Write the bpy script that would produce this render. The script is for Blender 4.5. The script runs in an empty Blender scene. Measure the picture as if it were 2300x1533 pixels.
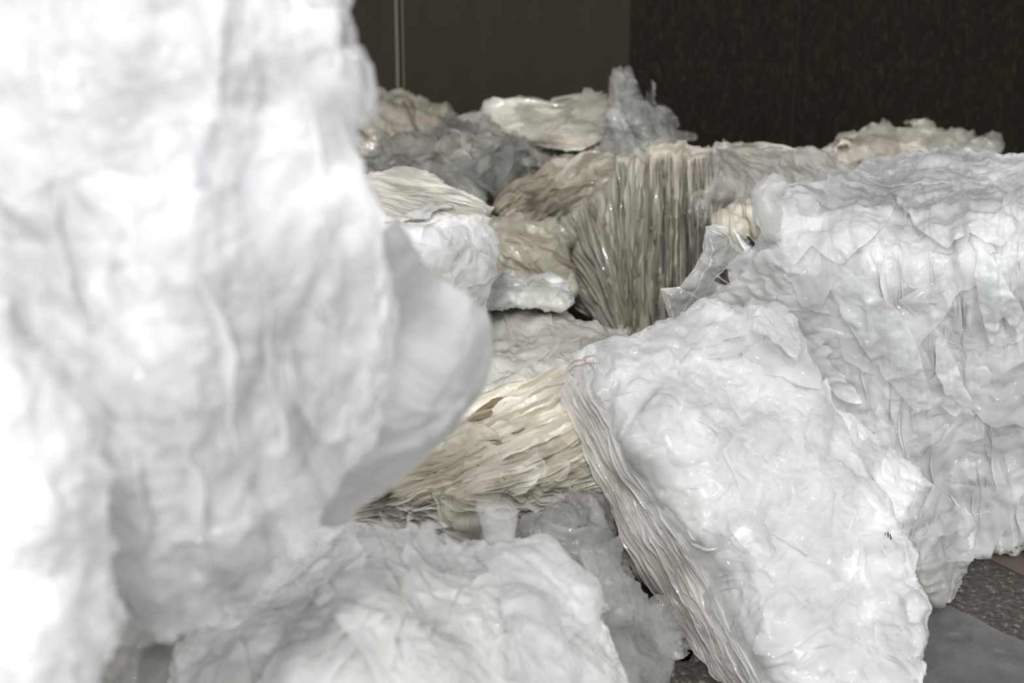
import bpy, math, random
import numpy as np

# ------------------------------------------------------------------ camera model
W, H, F = 2300.0, 1533.0, 3194.0
CAMZ, PITCH = 1.89, math.atan(946.0 / 3194.0)
cp, sp = math.cos(PITCH), math.sin(PITCH)
C = bpy.context.scene.collection

def ray(px, py, Y):
    """world point seen at photo position px,py lying Y metres in front of the lens (horizontal distance)"""
    px = np.asarray(px, float); py = np.asarray(py, float); Y = np.asarray(Y, float)
    a = (px - W / 2) / F; v = (py - H / 2) / F
    dy = cp - v * sp; dz = -(sp + v * cp)
    dy = np.maximum(dy, 0.12)
    t = Y / dy
    return np.stack([a * t, Y + 0 * t, CAMZ + dz * t], -1)

# ------------------------------------------------------------------ noise
_rng = np.random.RandomState(7)
_perm = _rng.permutation(256); _perm = np.concatenate([_perm, _perm, _perm])
_g = _rng.normal(size=(256, 3)); _g /= np.linalg.norm(_g, axis=1)[:, None]

def noise(p):
    p = np.asarray(p, float)
    i = np.floor(p).astype(int); f = p - i; i &= 255
    u = f * f * f * (f * (f * 6 - 15) + 10)
    out = 0
    for dx in (0, 1):
        for dy in (0, 1):
            for dz in (0, 1):
                h = _perm[_perm[_perm[(i[..., 0] + dx) & 255] + ((i[..., 1] + dy) & 255)] + ((i[..., 2] + dz) & 255)]
                g = _g[h]
                d = (f[..., 0] - dx) * g[..., 0] + (f[..., 1] - dy) * g[..., 1] + (f[..., 2] - dz) * g[..., 2]
                w = (u[..., 0] if dx else 1 - u[..., 0]) * (u[..., 1] if dy else 1 - u[..., 1]) * (u[..., 2] if dz else 1 - u[..., 2])
                out = out + d * w
    return out * 1.6

def vnoise(p):
    return np.stack([noise(p + 11.3), noise(p + 47.7), noise(p + 83.1)], -1)

def crumple(P, scale, seed, octs=4, sharp=0.6):
    """creased film relief, about -0.5..0.5: sharp ridges between loosely flat facets"""
    q = P * scale + seed * 13.7
    q = q + 0.55 * vnoise(q * 0.8)
    h = 0; a = 1.0; tot = 0
    for o in range(octs):
        n = noise(q)
        r = (1 - np.abs(n) * 2.2)
        h = h + a * (sharp * (r - 0.45) + (1 - sharp) * n)
        tot += a
        q = q * 1.93 + 5.1; q = q + 0.35 * vnoise(q * 0.6)
        a *= 0.42
    return h / tot

_cell = _rng.rand(4096, 3); _tilt = _rng.uniform(-.5, .5, (4096, 3))
def facets(P, fsc, seed=0.):
    """folded relief: every cell a small plane with a tilt of its own"""
    q = P * fsc + seed * 3.1
    q = q + .8 * vnoise(q * .5)
    shp = q.shape[:-1]; q = q.reshape(-1, 3)
    i = np.floor(q).astype(int); ws = np.zeros(len(q)); h = np.zeros(len(q))
    for dx in (-1, 0, 1):
        for dy in (-1, 0, 1):
            for dz in (-1, 0, 1):
                c = i + (dx, dy, dz)
                k = ((c[:, 0] * 73856093) ^ (c[:, 1] * 19349663) ^ (c[:, 2] * 83492791)) & 4095
                d = q - c - _cell[k]; D = (d * d).sum(1); w = np.exp(-16. * D)
                ws += w; h += w * (d * _tilt[k]).sum(1)
    return (h / (ws + 1e-30) / fsc).reshape(shp)
def crease(P, f, fsc, seed):
    return f * 2. * (facets(P, fsc, seed) + .8 * facets(P, fsc * 2.9, seed + 5))

def pleat(u, v, freq, seed, stretch=10., octs=3):
    h = 0; a = 1.; tot = 0
    for o in range(octs):
        q = np.stack([u * freq, v * freq / stretch, 0 * u + seed * 7.3 + o * 3.1], -1)
        w = noise(np.stack([u * freq * 0.25, v * freq / stretch * 1.3, 0 * u + seed + 20], -1))
        q[..., 0] += 0.9 * w
        h = h + a * ((1 - 2.2 * np.abs(noise(q))) - 0.45)
        tot += a; a *= 0.6; freq = freq * 2.1
    return h / tot

# ------------------------------------------------------------------ polygons in photo coordinates
def smooth_poly(pts, step=7., jag=2.0, seed=0):
    P = np.array(pts, float); n = len(P); out = []
    for i in range(n):
        a, b, c, d = P[i - 1], P[i], P[(i + 1) % n], P[(i + 2) % n]
        L = np.linalg.norm(c - b); k = max(1, int(L / step))
        for t in np.arange(k) / k:
            cr = 0.5 * ((2 * b) + (-a + c) * t + (2 * a - 5 * b + 4 * c - d) * t * t + (-a + 3 * b - 3 * c + d) * t ** 3)
            li = b + (c - b) * t
            out.append(0.45 * cr + 0.55 * li)
    out = np.array(out)
    if jag:
        q = np.concatenate([out / 26., np.full((len(out), 1), seed * 3.3 + .5)], 1)
        q2 = np.concatenate([out / 9., np.full((len(out), 1), seed * 1.3 + .5)], 1)
        out = out + jag * np.stack([noise(q) * 2 + noise(q2), noise(q + 50) * 2 + noise(q2 + 50)], -1)
    return out

def inside(poly, x, y):
    r = np.zeros(x.shape, bool); n = len(poly)
    for i in range(n):
        x0, y0 = poly[i - 1]; x1, y1 = poly[i]
        if y0 == y1: continue
        c = ((y0 > y) != (y1 > y)) & (x < (x1 - x0) * (y - y0) / (y1 - y0) + x0)
        r ^= c
    return r

def nearest(poly, x, y):
    best = np.full(x.shape, 1e9); bx = x.copy(); by = y.copy()
    A = poly; B = np.roll(poly, -1, 0)
    for a, b in zip(A, B):
        d = b - a; L = d @ d + 1e-9
        t = np.clip(((x - a[0]) * d[0] + (y - a[1]) * d[1]) / L, 0, 1)
        qx = a[0] + t * d[0]; qy = a[1] + t * d[1]
        D = (x - qx) ** 2 + (y - qy) ** 2
        m = D < best
        best = np.where(m, D, best); bx = np.where(m, qx, bx); by = np.where(m, qy, by)
    return np.sqrt(best), bx, by

class Depth:
    """smooth distance field through control points (px, py, Y)"""
    def __init__(s, c):
        c = np.array(c, float); s.c = c; n = len(c)
        if n < 3: s.k = None; return
        K = np.linalg.norm(c[:, None, :2] - c[None, :, :2], axis=2) / 300.
        M = np.zeros((n + 3, n + 3)); M[:n, :n] = K
        Q = np.concatenate([np.ones((n, 1)), c[:, :2] / 300.], 1)
        M[:n, n:] = Q; M[n:, :n] = Q.T; M[:n, :n] -= np.eye(n) * 0.02
        s.k = np.linalg.lstsq(M, np.concatenate([c[:, 2], [0, 0, 0]]), rcond=None)[0]
    def __call__(s, x, y):
        if s.k is None: return np.full(np.shape(x), s.c[:, 2].mean())
        o = s.k[-3] + s.k[-2] * x / 300. + s.k[-1] * y / 300.
        for (cx, cy, _), k in zip(s.c, s.k):
            o = o + k * np.sqrt((x - cx) ** 2 + (y - cy) ** 2 + 400.) / 300.
        return np.clip(o, s.c[:, 2].min() - .15, s.c[:, 2].max() + .15)

def add_mesh(name, V, faces, mat, origin, parent=None, col=None, uv=None, smooth=True, gl=None):
    me = bpy.data.meshes.new(name)
    V = np.asarray(V, float) - np.asarray(origin)
    me.from_pydata(V.tolist(), [], faces if isinstance(faces, list) else faces.tolist())
    if smooth: me.polygons.foreach_set('use_smooth', [True] * len(me.polygons))
    if col is not None:
        at = me.color_attributes.new('tone', 'FLOAT_COLOR', 'POINT')
        c4 = np.concatenate([col, np.ones((len(col), 1))], 1) if col.shape[1] == 3 else col
        at.data.foreach_set('color', c4.astype(np.float32).ravel())
    if uv is not None:
        at = me.attributes.new('pleat', 'FLOAT_VECTOR', 'POINT')
        at.data.foreach_set('vector', np.concatenate([uv, np.zeros((len(uv), 1))], 1).astype(np.float32).ravel())
    if gl is not None:
        at = me.attributes.new('glint', 'FLOAT_VECTOR', 'POINT'); at.data.foreach_set('vector', gl.astype(np.float32).ravel())
    me.materials.append(mat)
    o = bpy.data.objects.new(name, me); C.objects.link(o)
    if parent is not None: o.parent = parent
    else: o.location = origin
    me.update()
    return o

def mixc(a, b, t):
    t = np.clip(t, 0, 1)[..., None]
    return np.array(a) * (1 - t) + np.array(b) * t

# ------------------------------------------------------------------ surfaces
class Surf:
    def __init__(s, outline, ctrl, step=4., rnd=.10, jag=2., seed=0, disp=None, flow=None, tone=None, foot=None, fct=.05, fsc=9.):
        s.seed = seed; s.step = step
        s.poly = smooth_poly(outline, 7., jag, seed) if jag is not None else np.array(outline, float)
        x0, y0 = s.poly.min(0) - step; x1, y1 = s.poly.max(0) + step
        nx = int((x1 - x0) / step) + 2; ny = int((y1 - y0) / step) + 2
        gx, gy = np.meshgrid(x0 + np.arange(nx) * step, y0 + np.arange(ny) * step)
        ins = inside(s.poly, gx, gy)
        cin = inside(s.poly, gx[:-1, :-1] + step / 2, gy[:-1, :-1] + step / 2)
        used = np.zeros(gx.shape, bool)
        for a in (0, 1):
            for b in (0, 1): used[a:ny - 1 + a, b:nx - 1 + b] |= cin
        D, bx, by = nearest(s.poly, gx, gy)
        pad = np.zeros((ny + 1, nx + 1), bool); pad[1:ny, 1:nx] = cin
        full = pad[:-1, :-1] & pad[1:, :-1] & pad[:-1, 1:] & pad[1:, 1:]
        snap = used & (~ins | ~full)
        gx0, gy0, D0 = gx, gy, np.where(ins, D, 0)
        gx = np.where(snap, bx, gx); gy = np.where(snap, by, gy)
        D = np.where(ins & ~snap, D, 0)
        s.dep = Depth(ctrl)
        Y = s.dep(gx, gy)
        Dm = D * Y / F
        if rnd > 0:
            e = 1 - np.clip(Dm / rnd, 0, 1)
            Y = Y + rnd * (1 - np.sqrt(np.maximum(1 - e * e, 0)))
        s.x0, s.y0, s.gx, s.gy, s.used, s.cin, s.D = x0, y0, gx, gy, used, cin, D
        s.Ybase = Y
        B = ray(gx, gy, Y)
        s.base = B
        Y0 = s.dep(gx0, gy0)
        if rnd > 0:
            e = 1 - np.clip(D0 * Y0 / F / rnd, .04, 1); Y0 = Y0 + rnd * (1 - np.sqrt(np.maximum(1 - e * e, 0)))
        N = s.normals(ray(gx0, gy0, Y0))
        for _ in range(3):
            Np = np.pad(N, ((1, 1), (1, 1), (0, 0)), mode='edge')
            N = N + Np[:-2, 1:-1] + Np[2:, 1:-1] + Np[1:-1, :-2] + Np[1:-1, 2:]
            N /= np.linalg.norm(N, axis=2)[..., None] + 1e-12
        s.N = N
        # pleat coordinates in metres
        d0 = float(np.mean(Y))
        if flow is not None:
            s.uv = flow(gx, gy) * d0 / F
        else:
            s.uv = np.stack([gx, gy], -1) * d0 / F
        h = disp(s, B) if disp else 0
        if fct: h = h + crease(B, fct, fsc, seed)
        s.P = B + N * np.asarray(h)[..., None]
        if foot is not None:
            t = np.clip((gy - foot) / (s.poly[:, 1].max() - foot), 0, 1); t = t * t * (3 - 2 * t)
            s.P[..., 2] -= t * s.P[..., 2][used].min()
        s.P[..., 2] = np.maximum(s.P[..., 2], 0.004)
        s.G = s.glint(s.P)
        s.tonef = tone; s.tone = tone(s, s.P) if tone else None
    def glint(s, P):
        # normals of the thin glossy skin, creased more finely than the soft body below
        return s.normals(P + s.N * crease(P, .55, 13., s.seed + 9)[..., None])
    def normals(s, B):
        du = np.gradient(B, axis=1); dv = np.gradient(B, axis=0)
        N = np.cross(du, dv)
        N /= np.linalg.norm(N, axis=2)[..., None] + 1e-12
        view = B - np.array([0, 0, CAMZ])
        N = np.where((N * view).sum(-1)[..., None] > 0, -N, N)
        return N
    def at(s, px, py, arr=None):
        arr = s.P if arr is None else arr
        fx = np.clip((np.asarray(px, float) - s.x0) / s.step, 0, arr.shape[1] - 1.001)
        fy = np.clip((np.asarray(py, float) - s.y0) / s.step, 0, arr.shape[0] - 1.001)
        i = fx.astype(int); j = fy.astype(int); a = (fx - i)[..., None]; b = (fy - j)[..., None]
        return (arr[j, i] * (1 - a) + arr[j, i + 1] * a) * (1 - b) + (arr[j + 1, i] * (1 - a) + arr[j + 1, i + 1] * a) * b
    def front(s):
        idx = -np.ones(s.used.shape, int); idx[s.used] = np.arange(s.used.sum())
        j, i = np.nonzero(s.cin)
        fc = np.stack([idx[j, i], idx[j + 1, i], idx[j + 1, i + 1], idx[j, i + 1]], 1)
        return s.P[s.used], fc

def solid(s, thick=.8, taper=.8):
    V, fc = s.front()
    # boundary edges
    e = np.concatenate([fc[:, [0, 1]], fc[:, [1, 2]], fc[:, [2, 3]], fc[:, [3, 0]]])
    key = set(map(tuple, e.tolist()))
    bnd = [(a, b) for a, b in key if (b, a) not in key]
    vs = sorted({a for a, b in bnd} | {b for a, b in bnd})
    mp = {v: k for k, v in enumerate(vs)}
    rim = V[vs]; cen = rim.mean(0)
    cam = np.array([0, 0, CAMZ])
    rings = []; n = len(V); NR = 5
    allV = [V]
    ymin = s.Ybase[s.used].min()
    for k in range(1, NR + 1):
        t = k / NR
        yy = rim[:, 1] + t * (np.maximum(ymin + thick, rim[:, 1] + .12) - rim[:, 1])
        sc = yy / rim[:, 1]
        R = cam + (rim - cam) * sc[:, None]
        cR = np.array([R[:, 0].mean(), 0, R[:, 2].mean()])
        sh = 1 - (1 - taper) * t ** 2
        R[:, 0] = cR[0] + (R[:, 0] - cR[0]) * sh
        R[:, 2] = cR[2] + (R[:, 2] - cR[2]) * (1 - (1 - taper) * t ** 1.3 * .9)
        R = R + vnoise(R * 6 + s.seed) * 0.012 * min(1, t * 2)
        R[:, 2] = np.maximum(R[:, 2], 0.004)
        allV.append(R)
    faces = fc.tolist()
    nb = len(vs)
    for k in range(NR):
        o0 = n + (k - 1) * nb; o1 = n + k * nb
        for a, b in bnd:
            a0 = a if k == 0 else o0 + mp[a]; b0 = b if k == 0 else o0 + mp[b]
            faces.append([b0, a0, o1 + mp[a], o1 + mp[b]])
    V2 = np.concatenate(allV)
    c = allV[-1].mean(0); V2 = np.concatenate([V2, c[None]])
    o1 = n + (NR - 1) * nb
    for a, b in bnd: faces.append([o1 + mp[b], o1 + mp[a], len(V2) - 1])
    ex = len(V2) - n
    def ext(arr):
        A = arr[s.used]; R = A[vs]
        return np.concatenate([A] + [R] * NR + [A.mean(0)[None]])
    return V2, faces, ext

def tag(o, label, cat, group=None, kind=None):
    if label: o['label'] = label
    if cat: o['category'] = cat
    if group: o['group'] = group
    if kind: o['kind'] = kind
    return o

def bale(name, s, mat, label, cat, thick=.8, taper=.85, group=None):
    V, fc, ext = solid(s, thick, taper)
    org = [V[:, 0].mean(), V[:, 1].mean(), max(V[:, 2].min(), 0)]
    gl = ext(s.G); nf = s.used.sum(); gl[nf:] = V[nf:] - V[:nf].mean(0) - [0, .4, 0]
    o = add_mesh(name, V, fc, mat, org, None, ext(s.tone) if s.tone is not None else np.full((len(V), 3), .8), ext(s.uv), gl=gl)
    s.org = org; s.obj = o
    tag(o, label, cat, group)
    return o

def part(name, s, surf, mat, label=None, cat=None):
    """a single sheet of film as a child of s.obj"""
    V, fc = surf.front()
    o = add_mesh(name, V, fc, mat, s.org, s.obj, surf.tone[surf.used] if surf.tone is not None else None, surf.uv[surf.used], gl=surf.G[surf.used])
    if label: o['label'] = label
    return o

def drape(name, s, outline, mat, off=.02, lift=.0, ldir=(0, 0), amp=.012, sc=10., tone=(.85, .855, .85), seed=1, step=3., label=None):
    """a sheet of film lying over the face of s; ldir points to the edge that stands off"""
    f = Surf(outline, [(0, 0, 4), (1, 1, 4), (2, 0, 4)], step=step, rnd=0, jag=1.2, seed=seed)
    P = s.at(f.gx, f.gy); Nn = s.at(f.gx, f.gy, s.N)
    c = f.poly.mean(0); ext = np.ptp(f.poly, axis=0).max() / 2
    t = np.clip(.5 + .5 * ((f.gx - c[0]) * ldir[0] + (f.gy - c[1]) * ldir[1]) / ext, 0, 1)
    h = off + lift * t ** 2 + amp * crumple(P, sc, seed, 3, .7) + crease(P, .10, 9., seed)
    f.P = P + Nn * h[..., None]; f.P[..., 2] = np.maximum(f.P[..., 2], .004)
    f.uv = np.stack([f.gx, f.gy], -1) * .0013
    f.tone = np.broadcast_to(np.array(tone), P.shape).copy(); f.G = f.glint(f.P)
    return part(name, s, f, mat, label)

class Acc:
    def __init__(s): s.G = []; s.V = []; s.F = []; s.T = []; s.U = []; s.n = 0
    def add(s, V, F_, T, U=None, G=None):
        s.G.append(G if G is not None else np.zeros((len(V), 3)))
        s.V.append(V); s.F += [[q + s.n for q in f] for f in F_]; s.n += len(V); s.T.append(np.broadcast_to(T, (len(V), 3)))
        s.U.append(U if U is not None else np.zeros((len(V), 2)))
    def build(s, name, sf, mat, kind='stuff'):
        if not s.V: return None
        o = add_mesh(name, np.concatenate(s.V), s.F, mat, sf.org, sf.obj, np.concatenate(s.T), np.concatenate(s.U), gl=np.concatenate(s.G))
        if kind and len(s.V) > 1: o['kind'] = 'stuff'
        return o

def patches(s, mat, n, size=(40, 130), lift=(.006, .035), seed=1, tone=(.85, .85, .85), tvar=.06, region=None, name='loose_film', crk=11., asp=(.5, 1.6), flowdir=None, jitter=.8, st=None):
    """torn sheets of film lying over the surface, one edge lifting"""
    rg = random.Random(seed); acc = Acc()
    js, is_ = np.nonzero(s.cin)
    for k in range(n):
        for _ in range(40):
            q = rg.randrange(len(js)); x = s.x0 + is_[q] * s.step; y = s.y0 + js[q] * s.step
            if region is None or inside(np.array(region, float), np.array([x]), np.array([y]))[0]:
                if -60 < x < 2360 and -60 < y < 1600: break
        sz = rg.uniform(*size); a = rg.uniform(*asp)
        rx, ry = sz * a ** .5, sz / a ** .5
        if flowdir is not None:
            f = flowdir(x, y); ang = math.atan2(f[1], f[0]) + rg.gauss(0, .18); rx, ry = sz * 1.7, sz * .45
        else: ang = rg.uniform(0, 6.28)
        nA = int(max(36, min(110, sz * .7))); nR = max(8, int(sz / 4.5)); 
        th, q_r = np.meshgrid(np.linspace(0, 2 * np.pi, nA + 1)[:-1], np.linspace(0.02, 1, nR) ** .85)
        q3 = np.stack([np.cos(th) * 1.1, np.sin(th) * 1.1, 0 * th + k * 1.7 + seed], -1)
        R = np.full(th.shape, 1.25); ns = rg.randint(3, 6); a0_ = rg.uniform(0, 6.28)
        for q_ in range(ns):
            aa = a0_ + q_ * 6.283 / ns + rg.uniform(-.4, .4); cc = np.cos(th - aa)
            R = np.where(cc > .05, np.minimum(R, rg.uniform(.5, .95) / np.maximum(cc, .05)), R)
        R = R * (1 + .12 * noise(q3 * 2.1) + .05 * noise(q3 * 6.))
        rr = R * q_r; gi = np.cos(th) * rr * rx; gj = np.sin(th) * rr * ry
        X = x + gi * math.cos(ang) - gj * math.sin(ang); Yp = y + gi * math.sin(ang) + gj * math.cos(ang)
        ins = inside(s.poly, X, Yp)
        if ins.mean() < .98: 
            bad = ~ins.all(axis=0)
            if bad.mean() > .5: continue
            # pull the spokes that leave the surface back inside
            for c_ in np.nonzero(bad)[0]:
                f_ = max(0.05, ins[:, c_].mean() * .95)
                X[:, c_] = x + (X[:, c_] - x) * f_; Yp[:, c_] = y + (Yp[:, c_] - y) * f_
        B = s.at(X, Yp); Nn = s.at(X, Yp, s.N)
        la = rg.uniform(0, 6.28); t = np.clip((gi / rx * math.cos(la) + gj / ry * math.sin(la)) * .5 + .5, 0, 1)
        L = rg.uniform(*lift)
        hh = .0030 + L * t ** 2.6 + (.3 * L + .004) * crumple(B, crk, seed + k * .37, 3)
        hh = hh + crease(B, .07, 9., seed + k)
        hh -= .006 * np.clip((q_r - .7) / .3, 0, 1) * (1 - t)
        P = B + Nn * hh[..., None] + vnoise(B * 9 + k) * .010 * t[..., None]
        fc = [[r * nA + c_, r * nA + (c_ + 1) % nA, (r + 1) * nA + (c_ + 1) % nA, (r + 1) * nA + c_] for r in range(nR - 1) for c_ in range(nA)]
        fc.append(list(range(nA))[::-1])
        used = np.ones(th.shape, bool)
        tb = np.array(tone) * (1 + rg.uniform(-tvar, tvar))
        if callable(s.tonef) and rg.random() < .8: tb = s.at(np.array([x]), np.array([y]), s.tone)[0] * (1 + rg.uniform(-tvar, tvar) + .03)
        V = P[used]; V[:, 2] = np.maximum(V[:, 2], .004)
        Pc = P + Nn * crease(P, .6, 13., seed + k)[..., None]
        da = np.roll(Pc, -1, 1) - np.roll(Pc, 1, 1); dr = np.gradient(Pc, axis=0); G = np.cross(da, dr)
        G /= np.linalg.norm(G, axis=2)[..., None] + 1e-12; G = np.where((G * Nn).sum(-1)[..., None] < 0, -G, G)
        acc.add(V, fc, np.clip(tb, 0, .93), (np.stack([X, Yp], -1)[used]) * .0013, G[used])
    return acc.build(name, s, mat)

def ribbons(s, mat, n, flowdir, length=(80, 260), prot=(.008, .03), seed=1, region=None, tones=((.8, .79, .75), (.7, .68, .62)), name='film_layers', segs=22, wav=.6, sink=.01):
    """edges of folded film layers: long narrow strips standing out of the face"""
    rg = random.Random(seed); acc = Acc()
    js, is_ = np.nonzero(s.cin)
    reg = np.array(region, float) if region is not None else None
    for k in range(n):
        for _ in range(60):
            q = rg.randrange(len(js)); x = s.x0 + is_[q] * s.step; y = s.y0 + js[q] * s.step
            if (reg is None or inside(reg, np.array([x]), np.array([y]))[0]) and -60 < x < 2360 and -60 < y < 1620: break
        L = rg.uniform(*length); st = L / segs; pts = [(x, y)]
        off = rg.uniform(0, 100)
        for side in (1, -1):
            cx, cy = x, y
            for i in range(segs // 2):
                f = flowdir(cx, cy); a = math.atan2(f[1], f[0]) + wav * .25 * math.sin(off + i * .55 * side)
                cx += side * math.cos(a) * st; cy += side * math.sin(a) * st
                if side == 1: pts.append((cx, cy))
                else: pts.insert(0, (cx, cy))
        pts = np.array(pts)
        ins = inside(s.poly, pts[:, 0], pts[:, 1])
        if reg is not None: ins &= inside(reg, pts[:, 0], pts[:, 1])
        # longest run inside
        c = len(pts) // 2; a = b = c
        if not ins[c]: continue
        while a > 0 and ins[a - 1]: a -= 1
        while b < len(pts) - 1 and ins[b + 1]: b += 1
        pts = pts[a:b + 1]
        if len(pts) < 5: continue
        B = s.at(pts[:, 0], pts[:, 1]); N = s.at(pts[:, 0], pts[:, 1], s.N)
        T = np.gradient(B, axis=0); T /= np.linalg.norm(T, axis=1)[:, None] + 1e-9
        A = np.cross(T, N)
        t = np.linspace(0, 1, len(pts)); env = np.sin(np.pi * t) ** .45
        h = rg.uniform(*prot); lean = rg.uniform(-1.2, 1.2)
        z = np.stack([t * L / 95, 0 * t + k * 1.9, 0 * t + seed], -1)
        hn = h * env * (1 + .45 * noise(z)); ln = (lean * .7 + .5 * noise(z + 9)) * h * env
        rows = []
        for w in (0, .35, .7, 1.0):
            rows.append(B + N * (-sink * (1 - w) + hn * w)[:, None] + A * (ln * w ** 1.6 + .15 * h * noise(z * 2.3 + w))[:, None])
        V = np.concatenate(rows); m = len(pts)
        V[:, 2] = np.maximum(V[:, 2], .004)
        fc = [[r * m + i, r * m + i + 1, (r + 1) * m + i + 1, (r + 1) * m + i] for r in range(3) for i in range(m - 1)]
        c0, c1 = tones; w = rg.random(); tb = np.array(c0) * (1 - w) + np.array(c1) * w
        if callable(s.tonef): tb = .35 * tb + .65 * s.at(np.array([x]), np.array([y]), s.tone)[0]
        U = np.stack([np.repeat(np.arange(4), m) * .01, np.tile(t * L * .0013, 4)], 1)
        acc.add(V, fc, np.clip(tb, 0, .93), U)
    return acc.build(name, s, mat)

def stroke(s, mat, lines, width, name, lift=.004, tone=(.1, .1, .1)):
    """marks on the film: narrow strips following the surface; one part"""
    acc = Acc()
    for ln in lines:
        P = np.array(ln, float); out = []
        for a, b in zip(P[:-1], P[1:]):
            k = max(1, int(np.linalg.norm(b - a) / 3))
            out += [a + (b - a) * t for t in np.arange(k) / k]
        out.append(P[-1]); out = np.array(out)
        if len(out) < 2: continue
        T = np.gradient(out, axis=0); T /= np.linalg.norm(T, axis=1)[:, None] + 1e-9
        Nn = np.stack([-T[:, 1], T[:, 0]], 1)
        w = width * (.35 + .65 * np.sin(np.pi * np.linspace(.12, .88, len(out)))) / 2
        a = out + Nn * w[:, None]; b = out - Nn * w[:, None]
        Va = s.at(a[:, 0], a[:, 1]) + s.at(a[:, 0], a[:, 1], s.N) * lift
        Vb = s.at(b[:, 0], b[:, 1]) + s.at(b[:, 0], b[:, 1], s.N) * lift
        m = len(out)
        acc.add(np.concatenate([Va, Vb]), [[i, i + 1, m + i + 1, m + i] for i in range(m - 1)], tone)
    return acc.build(name, s, mat, None if name in ('printed_text', 'film_fold') else 'bits')

# ------------------------------------------------------------------ materials
def newmat(name):
    m = bpy.data.materials.new(name); m.use_nodes = True
    nt = m.node_tree; nt.nodes.clear(); return m, nt
def N_(nt, typ, **kw):
    n = nt.nodes.new(typ)
    for k, v in kw.items():
        if k in n.inputs: n.inputs[k].default_value = v
        else: setattr(n, k, v)
    return n

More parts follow.
